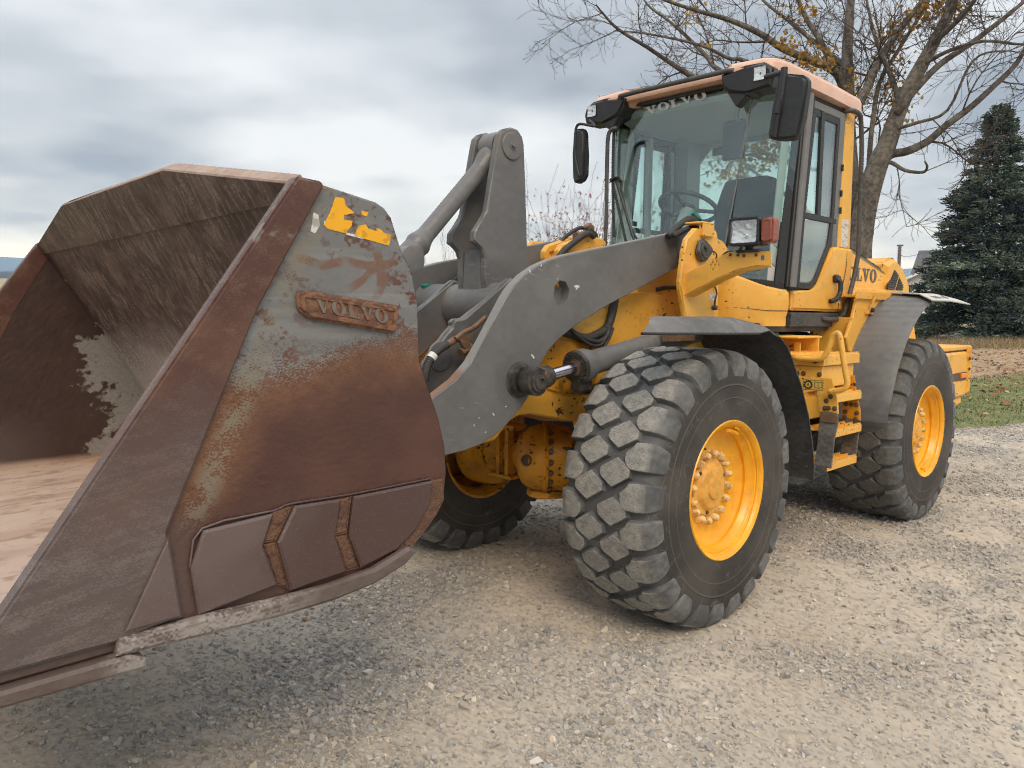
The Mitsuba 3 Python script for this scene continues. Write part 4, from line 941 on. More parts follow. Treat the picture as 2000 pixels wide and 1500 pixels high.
# ------------------------------------------------------------------ rear fenders, catwalk
arc = [(-3 + 1.055 * math.cos(t), .69 + 1.055 * math.sin(t)) for t in np.linspace(math.radians(9), math.radians(72), 14)]
for s in (1, -1):
    prof_f = [(-2.02, .775), (-1.985, .80)] + arc + [(-2.80, 1.735), (-3.10, 1.745)]
    G = []
    for i, y in enumerate((.88, .98, 1.10, 1.17, 1.21)):
        row = []
        for j, (x, z) in enumerate(prof_f):
            d = (0, 0, .004, .014, .032)[i] * (1 if j > 3 else .4)
            dx, dz = (-3 - x), (.69 - z); k = math.hypot(dx, dz)
            up = 0
            if j == 0: up = (.0, .0, .0, .035, .085)[i]
            if j == 1: up = (.0, .0, .0, .015, .06)[i]
            row.append((x + dx / k * d, s * y, z + dz / k * d + up))
        G.append(row)
    k = add(L + '__rear_fender', grid_sheet(G, .006), 'fender', 30)
    e = [[(-2.78, s * .90, 1.750), (-3.0, s * .90, 1.757), (-3.35, s * .90, 1.745)], [(-2.72, s * 1.12, 1.738), (-3.0, s * 1.14, 1.742), (-3.45, s * 1.14, 1.722)], [(-2.66, s * 1.235, 1.688), (-3.0, s * 1.25, 1.690), (-3.52, s * 1.25, 1.672)]]
    add(k + '__rear_extension', grid_sheet(e, .008), 'bright_fender', 30)
    cw = add(L + '__catwalk', join(box(-3.02, -2.47, s * .60, s * .90, 1.728, 1.736, .002), box(-3.02, -2.12, s * .895, s * .903, 1.694, 1.736, .001)), 'yellow', 25)
    teeth = shapely.union_all([Polygon([(x, 1.735), (x + .012, 1.750), (x + .024, 1.750), (x + .036, 1.735)]) for x in np.arange(-2.98, -2.14, .036)])
    for y in (.70, .80, .899):
        add(cw + '__serration', prism(teeth if y > .85 else teeth.intersection(sbox(-3.1, 1.7, -2.48, 1.8)), s * y, s * (y + .004), 0), 'yellow', False)
    add(cw + '__end_plate', prism(sbox(-3.20, 1.688, -3.0, 1.752).difference(shapely.union_all([Point(-3.17 + .038 * i, 1.73).buffer(.006) for i in range(5)])), s * .905, s * .913, .001), 'yellow', False)
    add(cw + '__stay', join(tube([(-2.42, s * .93, 1.735), (-2.40, s * .90, 1.64)], .010, 8, 1), box(-2.46, -2.34, s * .882, s * .90, 1.585, 1.61, .003)), 'yellow', 25)
    add(cw + '__rubber_foot', disc((-2.40, s * .905 if s > 0 else -.925, 1.615), .018, .02), 'black', 25)

# ------------------------------------------------------------------ cab
CB = L + '__cab'
plan = [(-2.42, .735), (-1.50, .735), (-1.38, .728), (-1.22, .690), (-1.08, .610), (-1.00, .50), (-.985, .30)]


def cab_wall(z0, z1, grow, x_from=None, x_to=None):
    P = [(x, y + grow * (1 if y > .35 else 0)) for x, y in plan]
    P = spline([(x, y, 0) for x, y in P], 3)[:, :2]
    if x_from is not None: P = P[P[:, 0] >= x_from - 1e-6]
    if x_to is not None: P = P[P[:, 0] <= x_to + 1e-6]
    return P


A0, A1 = A([-1.068, .463, 2.046]), A([-1.208, .552, 3.012])
adir = (A1 - A0) / (A1 - A0)[2]
Ab = A0 + adir * (1.80 - A0[2]); At = A0 + adir * (3.058 - A0[2])
B0, B1 = A([-1.385, .722, 1.765]), A([-1.575, .70, 3.03])
ws_n = A([1, 0, -adir[0]]); ws_n /= np.linalg.norm(ws_n)
my = A([1, -1, 1])
# glass
add(CB + '__windscreen', plate([Ab, At, At * my, Ab * my], .006, 0), 'cab_glass', False)
for s in (1, -1):
    m = A([1, s, 1])
    add(CB + '__corner_pane', plate([Ab * m + A([-.02, s * .01, 0]), B0 * m, B1 * m, At * m + A([-.02, s * .01, 0])], .006, 0), 'cab_glass', False)
    dg = [(-1.545, 1.765), (-1.765, 1.765), (-1.85, 1.80), (-2.05, 2.06), (-2.09, 2.25), (-2.12, 2.94), (-1.72, 2.94)]
    add(CB + '__door_pane', prism(dg, s * .715, s * .720, 0), 'cab_glass', False)
    # A post strip, B post with its grey rubber and dark border
    add(CB + '__front_post', tube([Ab * m + A([-.012, 0, 0]), At * m + A([-.012, 0, 0])], .0065, 8, 1), 'cab_grey', 30)
    add(CB + '__glass_border', plate([B0 * m + A([.06, -s * .033, .0]), B0 * m, B1 * m, B1 * m + A([.03, -s * .016, 0])], .009, 0), 'black', False)
    add(CB + '__light_strip', plate([B0 * m + A([.085, -s * .078, .0]), B0 * m + A([.042, -s * .054, 0]), B1 * m + A([.02, -s * .042, 0]), B1 * m + A([.075, -s * .073, 0])], .010, 0), 'cab_lining', False)
    add(CB + '__glass_foot', plate([B0 * m + A([.0, 0, -.03]), Ab * m + A([-.03, s * .02, -.10]), Ab * m + A([-.03, s * .02, .02]), B0 * m + A([.12, -s * .07, .035]), B0 * m + A([0, 0, .02])], .010, .001), 'black', 30)
    bp_ = [B0 * m + A([-.005, 0, -.01]), B0 * m + A([-.155, s * .012, -.01]), B1 * m + A([-.125, s * .018, 0]), B1 * m + A([-.005, 0, 0])]
    bo = add(CB + '__door_post', plate(bp_, .05, .006), 'black', 30)
    mid0, mid1 = (bp_[0] * .62 + bp_[1] * .38), (bp_[3] * .62 + bp_[2] * .38)
    add(bo + '__rubber_seal', tube([mid0 + A([0, s * .022, 0]), mid1 + A([0, s * .022, 0])], .030, 12, 1), 'cab_grey', True)
    # door frame: the dark band along the glass, the sliding window's bars
    band = Polygon(dg).buffer(.012).difference(Polygon(dg).buffer(-.030))
    dr_k = add(CB + '__door_frame', prism(band, s * .708, s * .728, .003), 'black', 25)
    add(dr_k + '__window_bar', join(box(-2.13, -1.60, s * .712, s * .732, 2.222, 2.262, .004), box(-1.870, -1.820, s * .712, s * .732, 2.24, 2.96, .004)), 'black', 25)
    add(dr_k + '__latch', box(-1.70, -1.65, s * .70, s * .712, 2.27, 2.31, .004), 'black', 25)
    add(CB + '__roof_rail', box(-2.24, -1.60, s * .690, s * .728, 2.955, 3.01, .006), 'cab_grey', 25)
    add(CB + '__roof_gap', box(-2.42, -1.20, s * .66, s * .70, 2.985, 3.055, .004), 'black', 25)
    # rear corner posts: grey inner edge and yellow post
    add(CB + '__grey_post', prism([(-2.09, 2.06), (-2.165, 2.06), (-2.215, 2.98), (-2.13, 2.98)], s * .672, s * .731, .006), 'cab_grey', 25)
    yp = add(CB + '__yellow_post', prism([(-2.168, 2.05), (-2.40, 2.05), (-2.375, 3.04), (-2.222, 3.04)], s * .66, s * .735, .022), 'yellow', 30)
    add(yp + '__label', prism([(-2.215, 2.07), (-2.345, 2.07), (-2.338, 2.27), (-2.225, 2.27)], s * .7352, s * .7362, 0), 'paper_label', False)
    add(yp + '__hinge', join(*[tube([(-2.17, s * .742, z), (-2.17, s * .742, z + .045)], .009, 8, 1) for z in (2.42, 2.60, 2.30)]), 'black', 30)
    # door: yellow lower leaf with the rising rear part
    leaf = rounded([(-1.475, 1.605), (-2.285, 1.600), (-2.37, 1.70), (-2.43, 2.04), (-2.40, 2.066), (-2.10, 2.063), (-2.055, 2.035), (-1.885, 1.815), (-1.83, 1.765), (-1.77, 1.745), (-1.475, 1.733)], .012)
    df = add(CB + '__door', prism(leaf, s * .690, s * .748, .018), 'yellow', 30)
    add(df + '__seam', tube([(-2.305, s * .7445, 2.05), (-2.29, s * .7485, 1.9), (-2.20, s * .7485, 1.68), (-2.19, s * .747, 1.61)], .004, 6), 'black', True)
    add(df + '__handle', tube([(-2.105, s * .755, 1.835), (-2.12, s * .785, 1.815), (-2.115, s * .79, 1.74), (-2.07, s * .785, 1.69), (-2.02, s * .76, 1.672)], .017, 12), 'black', True)
    add(df + '__handle_mount', box(-2.155, -2.075, s * .746, s * .775, 1.805, 1.865, .014), 'black', 30)
    add(df + '__sticker', prism([(-2.20, 1.72), (-2.255, 1.715), (-2.245, 1.655), (-2.19, 1.66)], s * .7484, s * .7492, 0), 'paper_label', False)
    # body panel under the corner pane, following the cab's plan, and the lower skirts
    P = cab_wall(0, 0, 0, -1.47)
    top = np.interp(-P[:, 0], [.9, 1.0, 1.1, 1.2, 1.35, 1.47], [1.86, 1.84, 1.79, 1.755, 1.735, 1.733])
    rows = [[(x, s * y, 1.50) for x, y in P], [(x, s * y, 1.56) for x, y in P], [(x, s * (y + .012), 1.605) for x, y in P], [(x, s * (y + .016), 1.66) for x, y in P], [(x, s * (y + .012), t - .02) for (x, y), t in zip(P, top)], [(x, s * (y - .004), t) for (x, y), t in zip(P, top)], [(x - .03, s * (y - .035), t) for (x, y), t in zip(P, top)]]
    add(CB + '__corner_panel', grid_sheet(rows, .01), 'yellow', 30)
    add(CB + '__crease', tube([(x, s * (y + .016), 1.600 + .02 * max(0, (x + 1.2) / .2)) for x, y in P], .003, 6, 2), 'bare_bolt', True)
    add(CB + '__side_skirt', box(-2.245, -1.475, s * .66, s * .738, 1.490, 1.592, .010), 'plastic', 30)
    # grab rail behind the door
    add(CB + '__grab_rail', tube([(-2.20, s * .72, 3.02), (-2.22, s * .77, 3.025), (-2.30, s * .785, 3.015), (-2.345, s * .785, 2.97), (-2.385, s * .785, 2.75), (-2.40, s * .785, 2.35), (-2.415, s * .785, 2.05), (-2.40, s * .785, 1.98), (-2.36, s * .785, 1.86), (-2.25, s * .785, 1.64), (-2.21, s * .78, 1.575), (-2.13, s * .77, 1.545), (-2.02, s * .755, 1.545), (-1.95, s * .74, 1.55)], .0165, 12, 4), 'plastic', True)
# front wall under the windscreen, floor, rear wall
add(CB + '__front_wall', loft([[(-.985, -.46, 1.50), (-.985, .46, 1.50), (-1.02, .46, 1.50), (-1.02, -.46, 1.50)], [(-1.035, -.455, 1.86), (-1.035, .455, 1.86), (-1.07, .455, 1.86), (-1.07, -.455, 1.86)]]), 'plastic', 25)
add(CB + '__floor', prism_z(Polygon([(x, y) for x, y in plan] + [(x, -y) for x, y in plan[::-1]]).buffer(-.03), 1.46, 1.53, .01), 'plastic', 25)
rw = Polygon([(-.70, 1.5), (.70, 1.5), (.70, 3.03), (-.70, 3.03)])
rwin = Polygon([(-.60, 2.30), (.60, 2.30), (.60, 2.80), (.45, 2.955), (-.45, 2.955), (-.60, 2.80)])
add(CB + '__rear_wall', prism_x(rw.difference(rwin.buffer(.0)), -2.40, -2.36, .006), 'cab_lining', 25)
add(CB + '__rear_pane', prism_x(rwin.buffer(.005), -2.383, -2.378, 0), 'cab_glass', False)
add(CB + '__rear_post', box(-2.37, -2.18, -.70, -.55, 2.0, 3.02, .02), 'cab_lining', 30)
add(CB + '__rear_post', box(-2.37, -2.18, .55, .66, 2.0, 3.02, .02), 'cab_lining', 30)
add(CB + '__side_post', box(-1.86, -1.815, -.715, -.675, 1.75, 3.0, .006), 'cab_lining', 25)
add(CB + '__inner_trim', box(-1.58, -1.42, -.71, -.66, 1.7, 3.0, .01), 'cab_lining', 25)
add(CB + '__headliner', prism_z(Polygon([(-1.22, .55), (-1.60, .68), (-2.36, .68), (-2.36, -.68), (-1.60, -.68), (-1.22, -.55)]), 2.99, 3.045, .02), 'cab_lining', 25)
# roof
def roof_ring(z, g, front, lift=3.088):
    pts = [(-2.50, .70), (-2.44, .745), (-1.9, .765), (-1.30, .765), (-1.16, .745), (-1.105, .68), (-1.09, .47), (front, .385), (front, 0)]
    pts = [(x + (-g if x > -1.8 else g), y - g) if y > 0 else (x - g, 0) for x, y in pts]
    zz = [max(z, lift) if i >= 7 else z for i in range(len(pts))]
    return [(x, y, q) for (x, y), q in zip(pts, zz)] + [(x, -y, q) for (x, y), q in list(zip(pts, zz))[::-1][1:]]
add(CB + '__roof', loft([roof_ring(3.050, .02, -1.135), roof_ring(3.052, .0, -1.12), roof_ring(3.120, .0, -1.12), roof_ring(3.150, .012, -1.13), roof_ring(3.175, .05, -1.2), roof_ring(3.195, .16, -1.35), roof_ring(3.20, .35, -1.6)]), 'roof_paint', 35)
add(CB + '__roof_bar', tube([(-1.10, .47, 3.118), (-1.085, .42, 3.122), (-1.082, .38, 3.120), (-1.082, 0, 3.122), (-1.082, -.38, 3.120), (-1.085, -.42, 3.11), (-1.10, -.45, 3.08)], .016, 12, 4), 'plastic', True)
add(CB + '__visor', prism_x(Polygon([(-.70, 3.075), (.70, 3.075), (.70, 3.056), (-.70, 3.056)]), -1.26, -1.19, .002), 'black', 25)
for s in (1, -1):
    pod = rounded([(s * .385, 3.105), (s * .40, 3.03), (s * .44, 2.985), (s * .575, 2.945), (s * .60, 2.962), (s * .735, 2.965), (s * .755, 3.04), (s * .74, 3.085), (s * .68, 3.125), (s * .55, 3.130)], .008)
    pk = add(CB + '__lamp_pod', prism_x(pod, -1.26, -1.075, .02), 'black', 30)
    add(pk + '__work_light', prism_x(rrect(min(s * .622, s * .714), 3.008, max(s * .622, s * .714), 3.102, .014), -1.12, -1.078, .008), 'black', 30)
    add(pk + '__reflector', grid_sheet([[(-1.064 - .012 * (1 - ((u - .5) ** 2 + (v - .5) ** 2) * 2), s * (.630 + .076 * u), 3.016 + .078 * v) for u in np.linspace(0, 1, 7)] for v in np.linspace(0, 1, 7)], .001), 'lamp_reflector', True)
    add(pk + '__lens', grid_sheet([[(-1.060, s * (.630 + .076 * u), 3.016 + .078 * v) for u in (0, 1)] for v in (0, 1)], .0005), 'clear_lens', False)
    add(pk + '__hanger', prism_x(rounded([(s * .43, 2.99), (s * .56, 2.96), (s * .57, 2.94), (s * .50, 2.885), (s * .47, 2.93)], .006), -1.16, -1.09, .006), 'black', 30)
# mirrors
ml = rounded([(0.863, 2.971), (0.891, 2.977), (1.023, 2.942), (1.048, 2.912), (1.05, 2.871), (1.033, 2.718), (1.01, 2.615), (0.987, 2.589), (0.908, 2.592), (0.84, 2.608), (0.82, 2.625), (0.822, 2.664), (0.846, 2.837)], .028)
m1 = add(L + '__mirror', prism_x(ml, -.98, -.90, .018), 'mirror_shell', 40)
add(m1 + '__glass', prism_x(ml.buffer(-.025), -.986, -.979, 0), 'mirror_glass', False)
add(m1 + '__arm', join(tube([(-0.9, 0.911, 3.001), (-0.9, 0.91, 2.95), (-0.9, 0.897, 2.822), (-0.9, 0.886, 2.775)], .020, 10, 3), tube([(-0.885, 0.895, 2.82), (-0.885, 0.886, 2.743)], .018, 8, 1), tube([[(-0.9, 0.909, 2.979)][0], (-1.05, .72, 3.02)], .016, 10, 1)), 'mirror_shell', 35)
add(m1 + '__channel', tube([(-0.888, 0.902, 2.775), (-0.888, 0.889, 2.714), (-0.888, 0.877, 2.61)], .010, 8, 2), 'black', 35)
mr = rounded([(-0.794, 2.919), (-0.764, 2.933), (-0.705, 2.927), (-0.684, 2.895), (-0.671, 2.739), (-0.672, 2.591), (-0.696, 2.55), (-0.745, 2.533), (-0.78, 2.544), (-0.796, 2.583), (-0.805, 2.757)], .015)
m2 = add(L + '__mirror', prism_x(mr, -1.07, -1.0, .02), 'mirror_shell', 40)
add(m2 + '__glass', prism_x(mr.buffer(-.02), -1.076, -1.069, 0), 'mirror_glass', False)
add(m2 + '__arm', join(tube([(-1.06, -.68, 2.99)] + [(-1, -0.579, 2.922), (-1, -0.715, 2.958), (-1, -0.754, 2.943), (-1, -0.763, 2.892), (-1, -0.765, 2.751), (-1, -0.737, 2.636), (-1, -0.716, 2.578)], .010, 10, 4)), 'mirror_shell', True)
# front grab rail and washer/wiper gear before the windscreen
add(L + '__front_rail', tube([(-1.02, -0.393, 2.883), (-1.02, -0.444, 2.876), (-1.02, -0.47, 2.837), (-1.02, -0.476, 2.716), (-1.02, -0.475, 2.499), (-1.02, -0.473, 2.244), (-1.02, -0.484, 1.969)], .015, 10, 4), 'plastic', True)
wp = [[(-1.092, -0.5, 2.539), (-1.093, -0.435, 2.547), (-1.089, -0.404, 2.521)], [(-1.09, -0.479, 2.526), (-1.02, -0.279, 2.043)], [(-1.091, -0.447, 2.534), (-1.023, -0.215, 2.069)], [(-1.158, -0.529, 2.927), (-1.105, -0.488, 2.565), (-1.041, -0.416, 2.125)], [(-1.1, -0.413, 2.531), (-1.082, -0.377, 2.406), (-1.052, -0.285, 2.197), (-1.035, -0.198, 2.083)]]
add(L + '__wiper', join(tube(wp[0], .014, 8, 3), tube(wp[1], .010, 8, 1), tube(wp[2], .010, 8, 1), tube(wp[4], .008, 8, 3)), 'black', 30)
add(L + '__wiper__blade', tube(wp[3], .011, 8, 2), 'black', 30)
add(L + '__wiper__hose', tube([(-1.068, -0.49, 2.514), (-1.073, -0.457, 2.547), (-1.073, -0.411, 2.549), (-1.068, -0.379, 2.516)], .004, 6), 'hose', True)
# lettering on the windscreen
wt = [(-1.2, -0.27, 2.983), (-1.204, 0.22, 3.012), (-1.208, -0.3, 3.043), (-1.212, 0.19, 3.066)]
u_ = (A(wt[2]) - A(wt[0]) + A(wt[3]) - A(wt[1])) / 2
add(CB + '__windscreen_lettering', lettering('VOLVO', wt[0], wt[1], u_, .001), 'white_print', False)
# inside: seat, steering wheel, console, dashboard
def cushion(x0, x1, y0, y1, z0, z1, r=.05): return box(x0, x1, y0, y1, z0, z1, r)
sb = A([[0, 0, 0], [0, 0, 1]])
seat = loft([[(x, y, z) for y, z_ in () for x in ()] or [( -1.98 - .10 * t, y * w, 2.0 + .62 * t + .0 * y) for y in (-.24, -.20, 0, .20, .24)] + [(-2.10 - .10 * t, y * w, 2.0 + .62 * t) for y in (.24, .20, 0, -.20, -.24)] for t, w in ((0, 1.), (.3, 1.04), (.7, .98), (.85, .88), (.97, .78), (1.0, .66))])
seat.apply_translation([0, .05, 0])
add(CB + '__seat', join(seat, box(-2.05, -1.55, -.20, .30, 1.90, 2.02, .045), box(-2.0, -1.6, -.12, .22, 1.55, 1.90, .03)), 'seat_cloth', 30)
add(CB + '__armrest', join(box(-2.0, -1.65, .31, .40, 2.06, 2.12, .02), box(-2.0, -1.62, -.34, -.23, 2.06, 2.12, .02)), 'seat_cloth', 30)
wc = A([-1.40, -.03, 2.335]); wa = A([-.42, 0, .91]); wa /= np.linalg.norm(wa); we = A([0, 1., 0]); wg = np.cross(wa, we)
ring = [wc + .205 * (math.cos(t) * we + math.sin(t) * wg) for t in np.linspace(0, 2 * math.pi, 40)]
add(CB + '__steering_wheel', join(tube(ring, .0165, 10, 1), *[tube([wc - wa * .02, wc + .2 * (math.cos(t) * we + math.sin(t) * wg)], .014, 8, 1) for t in (.5, 2.6, 4.7)], disc(wc - wa * .02, .05, .03, wa, 20)), 'plastic', 35)
add(CB + '__steering_column', tube([wc - wa * .02, (-1.22, -.03, 1.95), (-1.12, -.03, 1.6)], [.045, .07, .09], 14, 3), 'cab_lining', 30)
dash = [[(-1.10, y, 1.55) for y in np.linspace(-.42, .42, 13)], [(-1.10, y, 1.90 + .16 * math.exp(-((y + .12) / .17) ** 2)) for y in np.linspace(-.42, .42, 13)], [(-1.20, y, 1.93 + .19 * math.exp(-((y + .12) / .17) ** 2)) for y in np.linspace(-.42, .42, 13)], [(-1.34, y, 1.90 + .16 * math.exp(-((y + .12) / .17) ** 2)) for y in np.linspace(-.42, .42, 13)], [(-1.36, y, 1.60) for y in np.linspace(-.42, .42, 13)]]
add(CB + '__dashboard', grid_sheet(dash, .02), 'plastic', 40)
add(CB + '__console', box(-2.1, -1.6, -.62, -.38, 1.53, 2.05, .03), 'plastic', 30)
add(CB + '__console', box(-2.15, -1.55, .46, .64, 1.53, 1.98, .03), 'plastic', 30)
add(CB + '__inside_mirror', join(box(-1.30, -1.28, .30, .46, 2.60, 2.86, .008), tube([(-1.29, .40, 2.86), (-1.28, .42, 2.98)], .008, 8, 1)), 'black', 30)
add(CB + '__rear_sign', box(-2.345, -2.34, -.42, -.30, 2.88, 2.945, .001), 'plastic', False)
add(CB + '__right_rail', tube([(-2.10, -.66, 2.90), (-2.115, -.655, 2.85), (-2.12, -.655, 2.3), (-2.10, -.66, 2.2)], .012, 10, 4), 'cab_lining', True)

# ------------------------------------------------------------------ platform, ladder and hand rail on the left (and mirrored)
for s in (1, -1):
    PF = add(L + '__platform', join(box(-1.69, -1.15, s * .60, s * 1.115, 1.318, 1.330, .002), box(-1.162, -1.15, s * .62, s * 1.115, 1.265, 1.330, .002), box(-1.69, -1.15, s * 1.103, s * 1.115, 1.268, 1.330, .002)), 'yellow', 25)
    tt = lambda u0, u1: shapely.union_all([Polygon([(u, 1.328), (u + .008, 1.342), (u + .016, 1.342), (u + .024, 1.328)]) for u in np.arange(u0, u1, .024)])
    for y in (1.109, 1.02, .93, .84):
        add(PF + '__serration', prism(tt(-1.685, -1.17), s * (y - .002), s * (y + .002), 0), 'yellow', False)
    for y in (.84, .905, 1.06):
        add(PF + '__bolt', hexbolt((-1.150, s * y, 1.298), (1, 0, 0), .012, .008), 'dark_steel', 25)
    add(PF + '__box', join(box(-1.66, -1.18, s * .66, s * 1.09, 1.13, 1.264, .006), box(-1.176, -1.165, s * .62, s * 1.10, 1.135, 1.262, .002)), 'yellow', 25)
    for y in (.80, .945, .985, 1.085):
        add(PF + '__bolt', hexbolt((-1.164, s * y, 1.215), (1, 0, 0), .010, .007), 'bare_bolt', 25)
    add(PF + '__upper_bracket', join(box(-1.56, -1.545, s * .62, s * .90, 1.33, 1.44, .003), box(-1.60, -1.25, s * .62, s * .90, 1.425, 1.437, .003), box(-1.38, -1.37, s * .82, s * .86, 1.33, 1.40, .003)), 'yellow', 25)
    # forward side plate of the ladder with its decal, rear side plate, treads, hanging lower plates
    fp = [(0.9, 1.195), (1.162, 1.196), (1.19, 1.112), (1.206, 1.051), (1.212, 0.984), (1.099, 0.985), (1.071, 1.118), (0.984, 1.111), (0.936, 1.146)]
    fq = Polygon([(s * y, z) for y, z in fp]).buffer(0)
    LD = add(L + '__ladder', prism_x(fq, -1.172, -1.16, .003), 'yellow', 25)
    lab = [(0.984, 1.181), (1.115, 1.181), (1.118, 1.118), (0.987, 1.115)]
    add(LD + '__notice', prism_x(Polygon([(s * y, z) for y, z in lab]), -1.160, -1.1588, 0), 'yellow_label', False)
    lp = A(lab); 
    def at_(u, v): q = lp[3] * (1 - u) * (1 - v) + lp[2] * u * (1 - v) + lp[0] * (1 - u) * v + lp[1] * u * v; return s * q[0], q[1]
    gy, gz = at_(.26, .5)
    gear = Point(gy, gz).buffer(.024, 8).difference(Point(gy, gz).buffer(.017, 8))
    gear = shapely.union_all([gear] + [Point(gy + .026 * math.cos(t), gz + .026 * math.sin(t)).buffer(.0045, 3) for t in np.arange(12) * math.pi / 6])
    drop = shapely.union_all([Point(gy, gz - .003).buffer(.007, 6), Polygon([(gy - .006, gz - .001), (gy, gz + .013), (gy + .006, gz - .001)])]).difference(Point(gy, gz - .003).buffer(.004, 5))
    bk = [at_(u, v) for u, v in ((.56, .3), (.74, .2), (.92, .3), (.92, .82), (.74, .72), (.56, .82))]
    book = shapely.geometry.LineString(bk + [bk[0]]).buffer(.0015).union(shapely.geometry.LineString([bk[1], bk[4]]).buffer(.0015))
    fr_ = [at_(u, v) for u, v in ((.03, .05), (.97, .05), (.97, .95), (.03, .95), (.03, .05))]
    frame_ = shapely.geometry.LineString(fr_).buffer(.0012)
    add(LD + '__notice_print', prism_x(shapely.union_all([gear, drop, book, frame_]), -1.1587, -1.158, 0), 'black_print', False)
    for uv in [(1.13, 1.013), (1.152, 1.015), (1.189, 1.016), (1.137, 1.058), (1.161, 1.085)]:
        add(LD + '__bolt', hexbolt((-1.160, s * uv[0], uv[1]), (1, 0, 0), .010, .006), 'bare_bolt', 25)
    gpl = Polygon([(s * y, z) for y, z in [(1.113, 0.991), (1.125, 0.998), (1.204, 0.99), (1.217, 0.976), (1.219, 0.933), (1.202, 0.826), (1.192, 0.649), (1.087, 0.659), (1.099, 0.813), (1.105, 0.955)]]).buffer(0)
    add(LD + '__hanging_plate', prism_x(rounded(gpl, .008), -1.158, -1.146, .003), 'worn_plate', 25)
    add(LD + '__plate_clamp', prism_x(rounded(gpl.intersection(sbox(-2, gpl.bounds[3] - .075, 2, 3)).buffer(-.006), .01), -1.146, -1.138, .003), 'rusty_fitting', 25)
    ry = [q[0] for q in [(1.045, 1.009), (1.144, 1.018), (1.154, 0.617)]]
    rp = Polygon([(s * y, z) for y, z in [(0.986, 1.191), (1.113, 1.189), (1.143, 1.035), (1.162, 0.97), (1.166, 0.897), (1.05, 0.908), (1.041, 1.026), (0.999, 1.056)]]).buffer(0)
    add(LD + '__rear_plate', prism_x(rp, -1.63, -1.62, .003), 'yellow_worn', 25)
    for uv in [(1.068, 0.948), (1.141, 0.945), (1.067, 0.91), (1.136, 0.904), (1.069, 0.998), (1.105, 0.998), (1.138, 0.998)]:
        add(LD + '__bolt', hexbolt((-1.62, s * uv[0], uv[1]), (1, 0, 0), .010, .007), 'bare_bolt', 25)
    rl = Polygon([(s * y, z) for y, z in [(1.05, 0.897), (1.16, 0.885), (1.143, 0.614), (1.124, 0.601), (1.044, 0.6)]]).buffer(0)
    add(LD + '__rear_hanging_plate', prism_x(rl, -1.645, -1.632, .003), 'worn_plate', 25)
    for i, (u, v) in enumerate(((1654, 783), (1653, 846), (1644, 911))):
        q = A([(-1.4, 1.162, 1.065), (-1.4, 1.172, 0.853), (-1.4, 1.151, 0.645)][i])
        y0, z0 = q[1], q[2]
        tr = add(LD + '__tread', join(box(-1.62, -1.175, s * (y0 - .004), s * (y0 + .004), z0 - .022, z0 + .022, .001), box(-1.62, -1.175, s * (y0 - .16), s * y0, z0 + .012, z0 + .020, .001)), 'yellow', 25)
        for dy in (0, -.05, -.10, -.155):
            th = shapely.union_all([Polygon([(u_, z0 + .018), (u_ + .007, z0 + .036), (u_ + .015, z0 + .036), (u_ + .022, z0 + .018)]) for u_ in np.arange(-1.61, -1.19, .026)])
            add(tr + '__serration', prism(th, s * (y0 + dy - .003), s * (y0 + dy + .003), 0), 'yellow', False)
    hr = [(-1.125, 0.942, 1.31), (-1.125, 1.033, 1.308), (-1.125, 1.106, 1.315), (-1.125, 1.138, 1.347), (-1.125, 1.155, 1.394), (-1.125, 1.171, 1.446), (-1.125, 1.194, 1.468), (-1.125, 1.213, 1.453), (-1.125, 1.232, 1.366), (-1.125, 1.26, 1.232), (-1.125, 1.271, 1.184), (-1.125, 1.261, 1.15), (-1.125, 1.229, 1.132), (-1.125, 1.162, 1.118)]
    add(L + '__hand_rail', tube([(x, s * y, z) for x, y, z in hr], .0175, 12, 4), 'yellow', True)
    add(L + '__pipe_stay', tube([(-1.17, s * .80, 1.46), (-1.16, s * .80, 1.40), (-1.165, s * .80, 1.335)], .010, 8), 'hose', True)
# ================================================================== THE PLACE
rng = np.random.default_rng(11)


def gz(x, y):
    r = np.hypot(np.asarray(x) + 1., y)
    t = (r - 23.) / 4.
    return .0325 * 4. * (np.logaddexp(0, t))


# yard edge: the line where grass begins on the far right
E0, E1 = A([(-9.106, -0.319, 0)][0][:2]), A([(-10.921, 0.125, 0)][0][:2])
ed = (E1 - E0) / np.linalg.norm(E1 - E0); en = A([-ed[1], ed[0]])
if en @ (A([0, 0]) - E0) > 0: en = -en


def yard_out(x, y):
    """How far outside the gravel yard (m); negative inside."""
    d = (np.asarray(x) - E0[0]) * en[0] + (np.asarray(y) - E0[1]) * en[1]
    return np.maximum(d, np.hypot(np.asarray(x) - 3, np.asarray(y) - 3) - 34)


def gmask(x, y):
    """Loose stone (1) or packed dust (0)."""
    p = np.stack([x, y, 0 * x], -1)
    a = meshkit.fbm(p * A([.42, .62, 1]) + 5.2, 4, seed=2); b = meshkit.fbm(p * 2.1 + 1.7, 4, seed=5)
    return np.clip((.58 * a + .42 * b - .435) / .17, 0, 1)


def yard_z(x, y):
    p = np.stack([x, y, 0 * x], -1); m = gmask(x, y)
    z = .022 * (meshkit.fbm(p * .9, 3, seed=7) - .5) + .012 * (meshkit.fbm(p * 5., 3, seed=8) - .5)
    z = z + (.004 + .007 * m) * (meshkit.noise(p * 42., 3) - .35) + (.003 + .003 * m) * (meshkit.noise(p * 90., 6) - .4)
    o = yard_out(x, y) + .9 * (meshkit.fbm(p * .8, 3, seed=12) - .5)
    return gz(x, y) + z - .13 * np.clip(o / .8 + .5, 0, 1)


